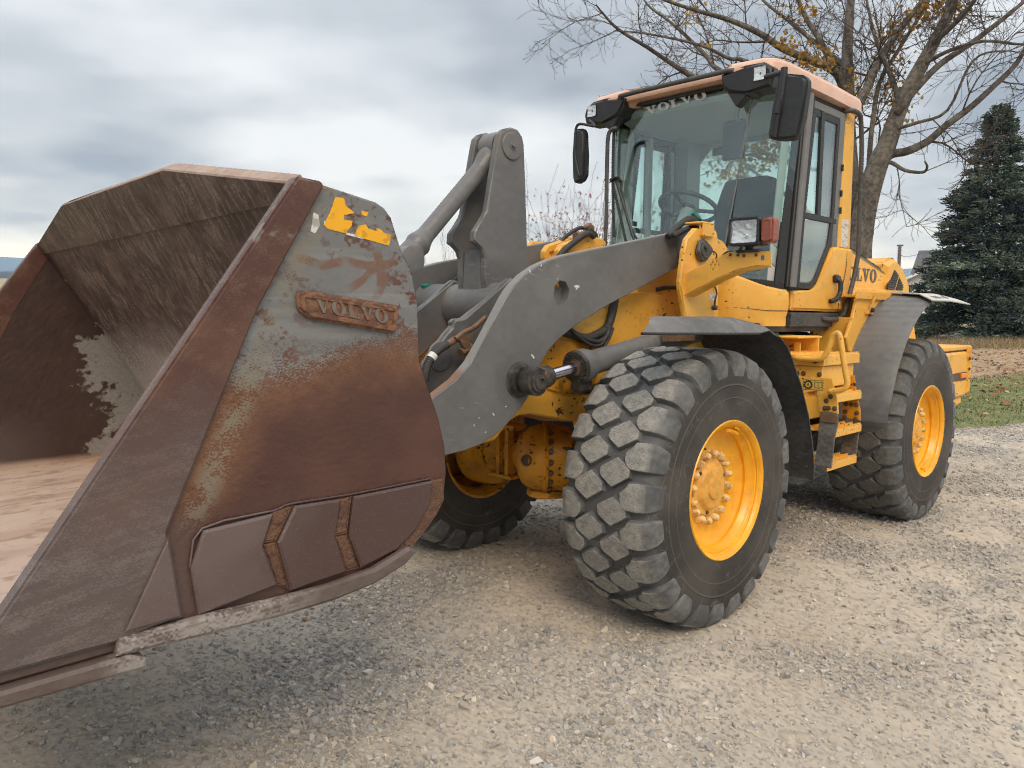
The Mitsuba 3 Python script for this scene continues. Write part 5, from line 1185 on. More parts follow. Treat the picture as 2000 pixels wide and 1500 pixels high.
def dust_colour(x, y):
    p = np.stack([x, y, 0 * x], -1); m = gmask(x, y)[..., None]
    dust = A([.46, .405, .335]) * (.86 + .28 * meshkit.fbm(p * 1.3, 3, seed=21)[..., None])
    grit = A([.325, .300, .265]) * (.75 + .5 * meshkit.noise(p * 60., 23)[..., None])
    sp = (meshkit.noise(p * 85., 31) > .70)[..., None]
    c = dust * (1 - m) + grit * m
    c = np.where(sp, c * .74, c) * (.88 + .24 * meshkit.noise(p * 140., 33)[..., None])
    damp = np.clip((meshkit.fbm(p * .5 + 9., 3, seed=40) - .52) / .15, 0, 1)[..., None]
    return c * (1 - .14 * damp)


cam_yaw = math.atan2(FWD[1], FWD[0])


def polar(r, th, zf, cf=None):
    R, TH = np.meshgrid(r, th, indexing='ij')
    x, y = CAM[0] + R * np.cos(TH), CAM[1] + R * np.sin(TH)
    V = np.stack([x, y, zf(x, y)], -1).reshape(-1, 3); n = len(th)
    i, j = np.meshgrid(np.arange(len(r) - 1), np.arange(n - 1), indexing='ij')
    q = np.stack([i * n + j, (i + 1) * n + j, (i + 1) * n + j + 1, i * n + j + 1], -1).reshape(-1, 4)
    F = np.vstack([q[:, [0, 1, 2]], q[:, [0, 2, 3]]])
    return V, F, (cf(x, y).reshape(-1, 3) if cf else None)


ha = math.radians(41)
V1, F1, C1 = polar(1.3 * 1.0052 ** np.arange(680), np.linspace(cam_yaw - ha, cam_yaw + ha, 340), yard_z, dust_colour)
V2, F2, C2 = polar(np.r_[0, 1.3 * 1.04 ** np.arange(89)], np.linspace(cam_yaw + ha, cam_yaw + 2 * math.pi - ha, 140), yard_z, dust_colour)
V3, F3, C3 = polar(np.r_[0, .6, 1.3], np.linspace(cam_yaw - ha, cam_yaw + ha, 60), yard_z, dust_colour)
V = np.vstack([V1, V2, V3]); F = np.vstack([F1, F2 + len(V1), F3 + len(V1) + len(V2)])
scene['yard_dust'] = {'type': 'twosided', 'bsdf': {'type': 'bumpmap', 'tex': P_(lambda p, n, uv: noise(p.x * 160., p.y * 160., 3.) + .7 * noise(p.x * 70., p.y * 70., 1.), .002), 'scale': .004,
                      'bsdf': {'type': 'principled', 'base_color': {'type': 'mesh_attribute', 'name': 'vertex_color'}, 'roughness': .9, 'specular': .25}}}
scene['gravel_yard'] = mikit.ply((V, F), 'yard_dust', smooth=True, color=np.vstack([C1, C2, C3]))
thing('gravel_yard', 'dusty beige gravel yard under the wheel loader', 'ground', kind='structure')

# loose stones: every one a small faceted lump; many near the camera, thinning with distance
iv = A([[x, y, z] for x in (-1, 1) for y in (-1, 1) for z in (-1, 1)], float) * .72
if_ = trimesh.convex.convex_hull(iv).faces
if_ = A(if_)
N = 420000
rr = np.exp(rng.uniform(math.log(1.9), math.log(16.), N)); th = cam_yaw + rng.uniform(-.70, .70, N)
sx, sy = CAM[0] + rr * np.cos(th), CAM[1] + rr * np.sin(th)
m = gmask(sx, sy)
size = np.exp(rng.normal(math.log(.0050), .48, N)) * (1 + .028 * np.maximum(rr - 3.5, 0))
size = np.minimum(size * (.80 + .40 * m), .018)
keep = (rng.random(N) < .14 + .86 * m ** 1.2) & (yard_out(sx, sy) < .3)
idx = np.nonzero(keep)[0][:95000]
sx, sy, size, m, rr = sx[idx], sy[idx], size[idx], m[idx], rr[idx]
N = len(sx)
sc = size[:, None] * rng.uniform([.8, .75, .45], [1.5, 1.25, .85], (N, 3))
P = (iv[None] + rng.uniform(-.42, .42, (N, 8, 3))) * sc[:, None]
q = rng.standard_normal((N, 4)) * A([1, .26, .26, 1]); q /= np.linalg.norm(q, axis=1, keepdims=True)
w_, x_, y_, z_ = q.T
Rm = np.stack([1 - 2 * (y_ * y_ + z_ * z_), 2 * (x_ * y_ - z_ * w_), 2 * (x_ * z_ + y_ * w_), 2 * (x_ * y_ + z_ * w_), 1 - 2 * (x_ * x_ + z_ * z_), 2 * (y_ * z_ - x_ * w_), 2 * (x_ * z_ - y_ * w_), 2 * (y_ * z_ + x_ * w_), 1 - 2 * (x_ * x_ + y_ * y_)], -1).reshape(N, 3, 3)
P = np.einsum('nij,nkj->nki', Rm, P)
P += np.stack([sx, sy, yard_z(sx, sy) + sc[:, 2] * .30], -1)[:, None]
tone = np.exp(rng.normal(0, .17, N))[:, None]
kind_ = rng.random(N)[:, None]
colr = np.where(kind_ < .50, A([.37, .350, .325]), np.where(kind_ < .8, A([.42, .375, .315]), A([.315, .305, .292]))) * tone
SF = (if_[None] + 8 * np.arange(N)[:, None, None]).reshape(-1, 3)
scene['stone'] = {'type': 'twosided', 'bsdf': {'type': 'principled', 'base_color': {'type': 'mesh_attribute', 'name': 'vertex_color'}, 'roughness': .85, 'specular': .3}}
scene['gravel_stones'] = mikit.ply((P.reshape(-1, 3), SF), 'stone', smooth=False, color=np.repeat(colr.clip(0, .7), 8, axis=0))
thing('gravel_stones', 'loose grey and beige gravel stones strewn over the dusty yard', 'gravel', kind='stuff')


# far ground: grass verge, ploughed field with fallen leaves, green fields on the left
def far_z(x, y):
    p = np.stack([x, y, 0 * x], -1)
    o = yard_out(x, y)
    return gz(x, y) - .10 * np.clip(.5 - o / 1.2, 0, 1) + .05 * (meshkit.fbm(p * .35, 3, seed=3) - .5) * np.clip(o, 0, 1)


def field_fn(p, n, uv):
    ox = (p.x - E0[0]) * float(en[0]) + (p.y - E0[1]) * float(en[1])
    w = f3(p, .5, 2.); w2 = f3(p, 5., 1.); w3 = n3(p, 31., 4.)
    grass = mix((.085, .115, .040), (.17, .155, .075), smoothstep(.35, .7, .5 * w2 + .5 * w3))
    soil = mix((.20, .140, .092), (.31, .235, .155), smoothstep(.35, .7, .5 * w2 + .5 * w3))
    straw = mix((.27, .215, .125), (.20, .165, .10), w2)
    c = mix(grass, soil, smoothstep(3.9, 5.2, ox + 2. * (w - .5)))
    c = mix(c, straw, smoothstep(15., 22., ox + 6. * (w - .5)))
    g2 = mix((.115, .150, .045), (.23, .215, .090), smoothstep(.40, .6, noise(p.x * .011, p.y * .016, 2.)))
    g2 = mix(g2, (.30, .27, .20), smoothstep(.62, .70, noise(p.x * .008 + 9., p.y * .010, 5.)))
    return mix(c, g2, smoothstep(6., 12., p.y))


mat('field', field_fn, .95, bump=lambda p, n, uv: f3(p, 9., 3.), scale=.05, eps=.01)
Vg, Fg, _ = polar(np.r_[0, 4 * 1.07 ** np.arange(112)], np.linspace(-math.pi, math.pi, 361), far_z)
scene['ground'] = mikit.ply((Vg, Fg), 'field', smooth=True)
thing('ground', 'grass, ploughed brown soil and green fields around the yard', 'ground', kind='structure')

# grass verge
N = 26000
a_ = rng.uniform(-6, 16, N); b_ = rng.uniform(-.2, 4.8, N)
gx, gy = E0[0] + ed[0] * a_ + en[0] * b_, E0[1] + ed[1] * a_ + en[1] * b_
keep = rng.random(N) < np.clip(meshkit.fbm(np.stack([gx, gy, 0 * gx], -1) * 1.2, 3, seed=70) * 2.2 - .5, .1, 1)
gx, gy = gx[keep], gy[keep]; N = len(gx)
h = rng.uniform(.02, .055, N); d = rng.uniform(0, 6.28, N); wd = rng.uniform(.006, .013, N)
base = np.stack([gx, gy, far_z(gx, gy) - .005], -1); dx = np.stack([np.cos(d), np.sin(d), 0 * d], -1); ln = np.stack([-np.sin(d), np.cos(d), 0 * d], -1) * (h * rng.uniform(.1, .9, N))[:, None]
gV = np.stack([base - dx * wd[:, None], base + dx * wd[:, None], base + ln + A([0, 0, 1.]) * h[:, None]], 1).reshape(-1, 3)
cg = np.where(rng.random((N, 1)) < .62, A([.085, .130, .035]), A([.24, .205, .105])) * np.exp(rng.normal(0, .25, (N, 1)))
scene['blade'] = {'type': 'twosided', 'bsdf': {'type': 'principled', 'base_color': {'type': 'mesh_attribute', 'name': 'vertex_color'}, 'roughness': .8, 'specular': .2}}
scene['grass'] = mikit.ply((gV, np.arange(3 * N).reshape(-1, 3)), 'blade', color=np.repeat(cg.clip(0, .6), 3, axis=0))
thing('grass', 'short patchy green grass along the far edge of the gravel yard', 'grass', kind='stuff')

# fallen leaves on field and verge
N = 9000
a_ = rng.uniform(-14, 30, N); b_ = np.abs(rng.normal(0, 1, N)) * 9 + rng.uniform(0, 4, N)
lx, ly = E0[0] + ed[0] * a_ + en[0] * b_, E0[1] + ed[1] * a_ + en[1] * b_


def leaf_mesh(pos, s, tilt, rng):
    """Folded lobed leaves as six triangles each."""
    N = len(pos); ang = rng.uniform(0, 6.28, N)
    ex = np.stack([np.cos(ang), np.sin(ang), rng.normal(0, tilt, N)], -1); ey = np.stack([-np.sin(ang), np.cos(ang), rng.normal(0, tilt, N)], -1)
    if tilt > .8:
        ex = rng.standard_normal((N, 3)); ey = rng.standard_normal((N, 3))
    ex /= np.linalg.norm(ex, axis=1, keepdims=True); ey -= ex * (ex * ey).sum(1, keepdims=True); ey /= np.linalg.norm(ey, axis=1, keepdims=True); ez = np.cross(ex, ey)
    sh = A([[-.5, 0, 0], [-.25, .42, .16], [.05, .22, .08], [.25, .48, .18], [.6, 0, .05], [.25, -.48, .18], [.05, -.22, .08], [-.25, -.42, .16]])
    V = pos[:, None] + s[:, None, None] * (sh[None, :, :1] * ex[:, None] + sh[None, :, 1:2] * ey[:, None] + sh[None, :, 2:] * ez[:, None])
    f = A([[0, 2, 1], [0, 4, 2], [2, 4, 3], [0, 7, 6], [0, 6, 4], [6, 5, 4]])
    return V.reshape(-1, 3), (f[None] + 8 * np.arange(N)[:, None, None]).reshape(-1, 3)


s = rng.uniform(.05, .11, N)
LV, LF = leaf_mesh(np.stack([lx, ly, far_z(lx, ly) + .02], -1), s, .35, rng)
pal = A([[.33, .17, .075], [.24, .115, .055], [.40, .26, .11], [.28, .09, .05], [.36, .29, .19]])
scene['fallen_leaves'] = mikit.ply((LV, LF), 'blade', color=np.repeat(pal[rng.integers(0, 5, N)] * rng.uniform(.7, 1.2, (N, 1)), 8, axis=0))
thing('fallen_leaves', 'brown and tan fallen leaves littering the ploughed field and the grass', 'leaves', kind='stuff')
for (x, y), sz, col, lab in (([(1.531, -0.338, 0)][0][:2], .036, (.30, .11, .045), 'single curled brown leaf on the gravel below the bucket'), ([(0.83, 1.281, 0)][0][:2], .022, (.42, .10, .05), 'tiny red leaf fragment on the gravel in front of the near wheel'), ([(-12.613, -0.507, 0)][0][:2], .17, (.23, .085, .045), 'large russet leaf lying on the green grass at the right edge')):
    z = float(max(yard_z(A([x]), A([y]))[0], far_z(A([x]), A([y]))[0]))
    v, f = leaf_mesh(A([[x, y, z + sz * .22]]), A([sz]), .3, np.random.default_rng(int(sz * 1000)))
    k = key_for('fallen_leaf')
    mat('leaf_' + k, col, .7)
    scene[k] = mikit.ply(grid_sheet([[v[1], v[2], v[3]], [v[0], v[0] * .5 + v[4] * .5, v[4]], [v[7], v[6], v[5]]], .0012), 'leaf_' + k)
    thing(k, lab, 'leaf')

# ------------------------------------------------------------------ trees
mat('bark', lambda p, n, uv: mix((.055, .047, .040), (.165, .145, .122), smoothstep(.32, .68, .5 * fbm(p.x * 14., p.y * 14., p.z * 2.6, 4) + .5 * f3(p, 22., 2.))), .9, bump=lambda p, n, uv: fbm(p.x * 22., p.y * 22., p.z * 4., 4), scale=.03, eps=.004)
mat('twig_bark', lambda p, n, uv: mix((.050, .038, .034), (.095, .070, .060), f3(p, 3., 2.)), .9)
scene['leaf'] = {'type': 'principledthin', 'base_color': {'type': 'mesh_attribute', 'name': 'vertex_color'}, 'roughness': .7, 'diff_trans': .8, 'spec_trans': 0.}

twigs = []


def sprout(p, d, l, r, lev, rng, up=.10):
    """A thin branch with opposite side shoots down to fine tips."""
    n = 4 if lev > 0 else 3
    pts = [p]; dd = d / np.linalg.norm(d)
    for i in range(n):
        dd = dd + rng.normal(0, .17, 3) + A([0, 0, up * (.6 if lev else 1.2)]); dd /= np.linalg.norm(dd)
        pts.append(pts[-1] + dd * l / n)
        if lev > 0 and i < n:
            for sgn in ((1, -1) if rng.random() < .75 else (1,)):
                side = np.cross(dd, rng.standard_normal(3)); side /= np.linalg.norm(side)
                e = dd * rng.uniform(.45, .9) + sgn * side * rng.uniform(.5, .9)
                sprout(pts[-1], e, l * rng.uniform(.38, .62) * (1.0 if i < n - 1 else .8), r * .55, lev - 1, rng, up)
    twigs.append(tube(pts, np.linspace(r, max(r * .45, .0034), 3), 4 if r < .02 else 5, 2 if lev else 1, False))


MT = 'maple_tree'
thing(MT, 'tall half bare maple with leaning forked trunk and few yellow leaves behind the cab', 'tree')
D0 = 12.8
trunk = [(-9.5, -1.98, 0.96), (-9.5, -1.99, 1.55), (-9.5, -2.02, 2.21), (-9.5, -2.02, 2.74), (-9.58, -1.97, 3.39), (-9.7, -1.87, 4), (-9.78, -1.77, 4.31), (-9.89, -1.67, 4.81), (-9.96, -1.57, 5.13), (-10.09, -1.43, 5.52), (-10.21, -1.3, 5.88), (-10.34, -1.16, 6.29), (-10.43, -1.07, 6.69), (-10.58, -0.92, 7.23), (-10.71, -0.81, 7.85)]
add(MT + '__trunk', tube(trunk, [.29, .25, .22, .195, .175, .16, .145, .125, .115, .105, .09, .08, .07, .05, .03], 20, 5), 'bark', True)
limbs = [
    ([(-10.12, -2.28, 2.59), (-10.21, -2.41, 3.2), (-10.32, -2.55, 4.01), (-10.43, -2.68, 4.82), (-10.58, -2.78, 5.59), (-10.7, -2.87, 6.13), (-10.86, -2.93, 6.76), (-11.02, -2.98, 7.29), (-11.22, -3.01, 7.97), (-11.35, -3.14, 8.85)], (.17, .035)),
    ([(-10.76, -2.84, 5.35), (-10.85, -3.05, 5.85), (-10.88, -3.29, 6.26), (-10.93, -3.52, 6.67), (-10.97, -3.75, 7.02), (-11.03, -3.95, 7.39), (-11.13, -4.14, 7.91), (-11.19, -4.41, 8.76)], (.075, .02)),
    ([(-10.76, -2.83, 5.21), (-10.54, -2.96, 5.81), (-10.11, -3.27, 6.02), (-9.67, -3.56, 6.17), (-9.3, -3.79, 6.38), (-8.85, -4.1, 6.56), (-8.38, -4.43, 6.67), (-7.91, -4.75, 6.79), (-7.49, -5.02, 6.93)], (.085, .016)),
    ([(-10.77, -2.79, 4.98), (-10.59, -3.47, 5.33), (-10.26, -4.32, 5.74), (-10.05, -5.05, 6.21), (-10.2, -5.4, 6.56), (-10.23, -5.9, 7.07), (-10.28, -6.36, 7.49), (-10.28, -6.88, 7.93), (-10.35, -7.35, 8.59)], (.070, .014)),
    ([(-11.06, -2.9, 4.83), (-10.02, -3.57, 4.98), (-9.14, -4.09, 5.26), (-8.37, -4.52, 5.61), (-7.87, -4.64, 5.76), (-7.38, -4.76, 5.92), (-6.83, -4.94, 6.11), (-6.44, -4.95, 6.26), (-6.16, -4.85, 6.28)], (.065, .010)),
    ([(-10.66, -2.77, 5), (-9.83, -3.32, 5.51), (-8.97, -3.89, 5.88), (-8.57, -3.95, 5.84), (-8.02, -4.18, 5.98), (-7.23, -4.65, 6.07), (-6.66, -4.88, 6.03)], (.05, .010)),
    ([(-10.86, -2.97, 6.01), (-10.94, -3.49, 6.5), (-10.93, -4.11, 7.1), (-10.97, -4.67, 7.63), (-11, -5.26, 8.38)], (.05, .015)),
    ([(-9.76, -1.95, 3.83), (-9.83, -1.75, 4.14), (-9.91, -1.51, 4.19), (-10.02, -1.25, 4.32), (-10.1, -1.02, 4.54), (-10.25, -0.74, 4.79), (-10.37, -0.48, 5.07), (-10.5, -0.23, 5.37), (-10.5, -0.09, 5.61), (-10.68, 0.2, 6.12), (-10.78, 0.4, 6.68)], (.075, .022)),
    ([(-9.77, -1.64, 4.77), (-9.82, -1.46, 5.04), (-10.02, -1.15, 5.46), (-10.26, -0.79, 5.76), (-10.38, -0.53, 5.98), (-10.51, -0.28, 6.21), (-10.59, -0.06, 6.42), (-10.8, 0.26, 6.79)], (.06, .018)),
    ([(-9.75, -2.37, 4.82), (-10.02, -2.27, 5.23), (-10.27, -2.2, 5.7), (-10.54, -2.11, 6.11), (-10.87, -1.96, 6.55), (-11.19, -1.8, 6.98), (-11.46, -1.72, 7.5)], (.085, .035)),
    ([(-9.77, -2.03, 3.38), (-9.97, -2.11, 4.08), (-10.19, -2.18, 4.7), (-10.47, -2.2, 5.49), (-10.88, -2.08, 6.08), (-11.22, -2, 6.51), (-11.59, -1.89, 6.99), (-11.94, -1.83, 7.58)], (.048, .02)),
    ([(-9.7, -1.88, 3.93), (-9.72, -1.7, 4.02), (-9.76, -1.47, 3.87), (-9.83, -1.23, 3.82), (-9.75, -1.14, 3.88), (-9.6, -1.13, 3.94)], (.040, .012)),
    ([(-10.07, -1.43, 5.52), (-10, -1.03, 5.64), (-9.99, -0.54, 5.68), (-10.01, -0.01, 5.52), (-9.9, 0.38, 5.52)], (.035, .010)),
    ([(-10.13, -1.27, 5.86), (-10.08, -0.93, 6.1), (-9.92, -0.69, 6.25), (-9.75, -0.46, 6.47)], (.05, .02)),
    ([(-10.14, -1.71, 4.95), (-10.24, -1.93, 5.49), (-10.3, -2.19, 6.06), (-10.42, -2.38, 6.55), (-10.57, -2.56, 7.13)], (.05, .016)),
    ([(-9.98, -2.19, 3.08), (-10.76, -2.26, 4.81), (-11.04, -2.64, 5.14), (-11.46, -2.87, 5.39)], (.018, .008)),
    ([(-9.79, -1.73, 4.53), (-9.72, -1.32, 4.57), (-9.69, -0.88, 4.68), (-9.61, -0.56, 5.31), (-9.54, -0.15, 5.35), (-9.44, 0.26, 5.16)], (.03, .007)),
    ([(-9.76, -2.14, 2.05), (-9.94, -2.52, 2.84), (-9.79, -3.21, 3.49), (-9.61, -3.91, 4.07), (-9.54, -4.49, 4.5), (-9.43, -5.07, 4.65)], (.05, .01)),
    ([(-9.8, -2.35, 4), (-9.81, -3.06, 4.09), (-9.8, -3.83, 4.45), (-9.87, -4.47, 4.45), (-10.03, -4.98, 4.15)], (.04, .008)),
]
r_t = np.random.default_rng(77)
leaf_spots = []
for pts, (ra, rb) in limbs:
    add(MT + '__limb', tube(pts, np.linspace(ra, rb, 4), 10, 4), 'bark', True)
    S = spline(pts, 6); n = len(S)
    L_ = np.linalg.norm(np.diff(S, axis=0), axis=1).sum()
    cnt = int(2 + L_ * 1.0)
    for u in np.linspace(.30, 1., cnt):
        i = min(int(u * (n - 1)), n - 2); t = S[i + 1] - S[i]; t /= np.linalg.norm(t)
        side = np.cross(t, r_t.standard_normal(3)); side /= np.linalg.norm(side)
        e = t * r_t.uniform(.3, .9) + side * r_t.uniform(.6, 1.) if u < .99 else t
        l = r_t.uniform(.7, 1.7) * (1.15 - .35 * u)
        sprout(S[i], e, l, (.008 + .012 * (1 - u)) * min(1.2, max(.6, ra / .07)), 2 if l > .8 else 1, r_t)
S = spline(trunk, 4)
for u in np.linspace(.55, .98, 10):
    i = min(int(u * (len(S) - 1)), len(S) - 2)
    sprout(S[i], r_t.standard_normal(3) + A([0, 0, .4]), r_t.uniform(.7, 1.5), .012, 2, r_t)
V_ = []; F_ = []; o = 0
for t in twigs:
    V_.append(t.vertices); F_.append(t.faces + o); o += len(t.vertices)
add(MT + '__twigs', trimesh.Trimesh(np.vstack(V_), np.vstack(F_), process=False), 'twig_bark', True, kind='stuff')
# yellow leaves left in clusters on the limbs
spots = [(q, n_, s_) for q, n_, s_ in zip(
    [(-9.41, -3.28, 6.01), (-9.59, -3.08, 5.79), (-9.73, -2.92, 5.68), (-9.33, -3.38, 6.13), (-10.14, -2.49, 5.46), (-10.26, -2.34, 5.29), (-10.66, -1.95, 5.25), (-10.71, -1.92, 5.51), (-10.63, -1.95, 5.08), (-10.57, -1.98, 4.86), (-11.01, -1.78, 6.67), (-11.21, -1.6, 6.81), (-10.88, -1.88, 6.5), (-11.33, -1.48, 6.85), (-10.66, -2.09, 6.37), (-9.55, -3.24, 6.74), (-9.64, -3.15, 6.7), (-8.41, -4.29, 6.12), (-8.46, -4.22, 5.99), (-11.45, -1.35, 6.72), (-10.48, -2.2, 5.85), (-10.58, -2.13, 6.07), (-10.75, -1.93, 5.85), (-10.11, -2.5, 5.33), (-9.84, -2.85, 5.93)],
    [40, 50, 34, 26, 22, 22, 44, 26, 44, 30, 70, 50, 46, 30, 26, 26, 20, 10, 8, 26, 24, 18, 18, 26, 18], [.30] * 25)]
spots += [(q, n_, .34) for q, n_ in zip([(-10.05, -4.16, 4.62), (-9.78, -4.42, 4.52), (-10.18, -4.02, 4.44), (-9.62, -4.53, 4.15), (-9.91, -4.26, 4.24), (-10.32, -3.9, 4.67), (-9.5, -4.68, 4.33), (-8.84, -5.35, 4.51), (-9.32, -5.2, 7.05), (-8.58, -5.47, 3.38)], [130, 100, 110, 50, 70, 70, 30, 40, 20, 20])]
lp_, ls_ = [], []
for q, n_, s_ in spots:
    g = A(q) + r_t.standard_normal((n_, 3)) * s_ * A([.6, .6, .55]) * r_t.uniform(.4, 1.1, (n_, 1))
    lp_.append(g); ls_.append(r_t.uniform(.045, .095, n_))
lp_ = np.vstack(lp_); ls_ = np.hstack(ls_)
LV, LF = leaf_mesh(lp_, ls_, 1., r_t)
pal = A([[.46, .27, .05], [.38, .20, .04], [.52, .33, .08], [.27, .14, .05], [.36, .26, .09]])
scene[MT + '__leaves'] = mikit.ply((LV, LF), 'leaf', color=np.repeat(pal[r_t.integers(0, 5, len(lp_))] * r_t.uniform(.75, 1.2, (len(lp_), 1)), 8, axis=0))
labels[MT + '__leaves'] = {'kind': 'stuff'}


# spruces: whorls of drooping boughs, each carrying many short needled sprays
mat('spruce_bark', (.075, .058, .045), .9)


def spruce(key, base, H, Rb, seed, dens=1.):
    r = np.random.default_rng(seed); base = A(base)
    add(key + '__trunk', tube([base + A([0, 0, -.3]), base + A([.05, 0, H * .5]), base + A([0, .03, H * .97])], [.26 * H / 12, .14 * H / 12, .02], 10, 4), 'spruce_bark', True)
    boughs, P0, P1, W, Cc = [], [], [], [], []
    z = .05 * H
    while z < H * .985:
        f = 1 - z / H
        nb = 10 if f > .3 else 7
        lump = r.uniform(.82, 1.12)
        for i in range(nb):
            az = r.uniform(0, 6.28) if nb < 5 else 6.283 * i / nb + r.uniform(-.3, .3) + z
            Lb = Rb * (f ** .80) * r.uniform(.72, 1.12) * lump + .12
            d = A([math.cos(az), math.sin(az), 0]); s0 = base + A([0, 0, z])
            pts = []
            for t in np.linspace(0, 1, 7):
                pts.append(s0 + d * Lb * t + A([0, 0, Lb * (.10 * t - .42 * t * t * (1 if f > .25 else .25) + .22 * t ** 3 + (.35 * t if f < .15 else 0))]))
            pts = A(pts)
            if f > .1: boughs.append(tube(pts, [.022 * H / 12 + .01, .006], 4, 1, False))
            tone = np.exp(r.normal(0, .30))
            ns = int(dens * (10 + 34 * Lb))
            for t in r.uniform(.12, 1.03, ns) ** .75:
                q = s0 + d * Lb * t + (np.array([np.interp(t, np.linspace(0, 1, 7), pts[:, k]) for k in range(3)]) - s0 - d * Lb * t)
                sidew = A([-d[1], d[0], 0]) * r.choice([-1, 1])
                sp = Lb * (.10 + .34 * (1 - abs(t - .45))) * r.uniform(.2, 1.)
                e = q + sidew * sp * r.uniform(.1, 1) + d * sp * .55 + A([0, 0, r.normal(-.05, .09)])
                dr_ = (d * r.uniform(.3, 1) + sidew * r.uniform(.2, 1) + r.normal(0, .25, 3) + A([0, 0, .12])); dr_ /= np.linalg.norm(dr_)
                le = r.uniform(.12, .27) * (H / 12) ** .5
                P0.append(e); P1.append(e + dr_ * le); W.append(r.uniform(.024, .046)); Cc.append(tone * np.exp(r.normal(0, .18)) * (.9 + .25 * t))
        z += H * r.uniform(.030, .041)
    P0, P1, W, Cc = A(P0), A(P1), A(W), A(Cc); n = len(P0)
    ax = P1 - P0; la = np.linalg.norm(ax, axis=1, keepdims=True); ax /= la
    vs, fs, cs = [], [], []
    for rep in range(2):      # two crossed, ragged blades per spray
        sd = np.cross(ax, r.standard_normal((n, 3))); sd /= np.linalg.norm(sd, axis=1, keepdims=True) + 1e-9
        w = W[:, None]
        q = np.stack([P0, P0 + ax * la * .30 + sd * w, P0 + ax * la * .42 + sd * w * .35, P0 + ax * la * .72 + sd * w * .9, P1, P0 + ax * la * .60 - sd * w * .9, P0 + ax * la * .40 - sd * w * .3, P0 + ax * la * .22 - sd * w], 1)
        f = A([[0, 1, 2], [2, 3, 4], [0, 2, 6], [2, 4, 6], [6, 4, 5], [0, 6, 7]])
        vs.append(q.reshape(-1, 3)); fs.append((f[None] + 8 * np.arange(n)[:, None, None]).reshape(-1, 3) + rep * 8 * n); cs.append(np.repeat(A([.098, .126, .100])[None] * Cc[:, None], 8, axis=0))
    V_ = []; F_ = []; o = 0
    for t in boughs:
        V_.append(t.vertices); F_.append(t.faces + o); o += len(t.vertices)
    add(key + '__boughs', trimesh.Trimesh(np.vstack(V_), np.vstack(F_), process=False), 'spruce_bark', True, kind='stuff')
    scene[key + '__crown'] = mikit.ply((np.vstack(vs), np.vstack(fs)), 'blade', color=np.vstack(cs))
    labels[key + '__crown'] = {'kind': 'stuff'}


def on_ground(q, z=None):
    return (q[0], q[1], float(gz(q[0], q[1])))


b1 = [(-38.47, -7.37, 11.26)][0]
spruce('spruce_tree', on_ground(b1), b1[2] - float(gz(b1[0], b1[1])), 3.5, 3, 3.6)
thing('spruce_tree', 'tall dense dark green spruce beyond the brown field, right of the white house', 'tree')
# dry tall grass under the trees
N = 5200
c0, c1 = A([(-31.87, -8.32, 0.78)][0]), A([(-35.7, -4.51, 0.73)][0])
u = rng.random(N); q = c0 + (c1 - c0) * u[:, None] + rng.normal(0, .9, (N, 3)) * A([1, 1, 0])
q[:, 2] = gz(q[:, 0], q[:, 1]) - .02
h = rng.uniform(.18, .55, N) * (.6 + .4 * meshkit.noise(q * A([.8, .8, 0]), 5)); d = rng.uniform(0, 6.28, N)
dx = np.stack([np.cos(d), np.sin(d), 0 * d], -1)
gV = np.stack([q - dx * .012, q + dx * .012, q + A([0, 0, 1.]) * h[:, None] + rng.normal(0, .16, (N, 3)) * A([1, 1, 0])], 1).reshape(-1, 3)
cg = A([.30, .235, .135]) * np.exp(rng.normal(0, .3, (N, 1)))
scene['dry_grass'] = mikit.ply((gV, np.arange(3 * N).reshape(-1, 3)), 'blade', color=np.repeat(cg.clip(0, .6), 3, axis=0))
thing('dry_grass', 'tall straw coloured dry grass in front of the spruce', 'grass', kind='stuff')

# bare bushes behind the machine
mat('red_twig', (.12, .065, .060), .9)


def bush(key, base, spread, H, n, seed, berries, cols, twig='twig_bark', size=(.02, .045)):
    global twigs
    r = np.random.default_rng(seed); twigs = []; pts = []
    for i in range(n):
        p0 = A(base) + r.normal(0, spread * .35, 3) * A([1, 1, 0]); hh = H * r.uniform(.55, 1.05)
        p1 = p0 + r.normal(0, spread * .45, 3) * A([1, 1, 0]) + A([0, 0, hh])
        mid = (p0 + p1) / 2 + r.normal(0, .06, 3)
        st = spline([p0, mid, p1], 5)
        twigs.append(tube(st, [.010, .0035], 4, 1, False))
        for j in range(3, len(st)):
            if r.random() < .8:
                sprout(st[j], (p1 - p0) / np.linalg.norm(p1 - p0) + r.normal(0, .35, 3), H * r.uniform(.08, .2), .0035, 0, r)
            for _ in range(berries):
                pts.append(st[j] + r.normal(0, .07, 3))
    V_ = []; F_ = []; o = 0
    for t in twigs:
        V_.append(t.vertices); F_.append(t.faces + o); o += len(t.vertices)
    add(key + '__stems', trimesh.Trimesh(np.vstack(V_), np.vstack(F_), process=False), twig, True, kind='stuff')
    if berries:
        pts = A(pts); LV, LF = leaf_mesh(pts, r.uniform(*size, len(pts)), 1., r); pal = A(cols)
        scene[key + '__leaves'] = mikit.ply((LV, LF), 'leaf', color=np.repeat(pal[r.integers(0, len(pal), len(pts))], 8, axis=0)); labels[key + '__leaves'] = {'kind': 'stuff'}


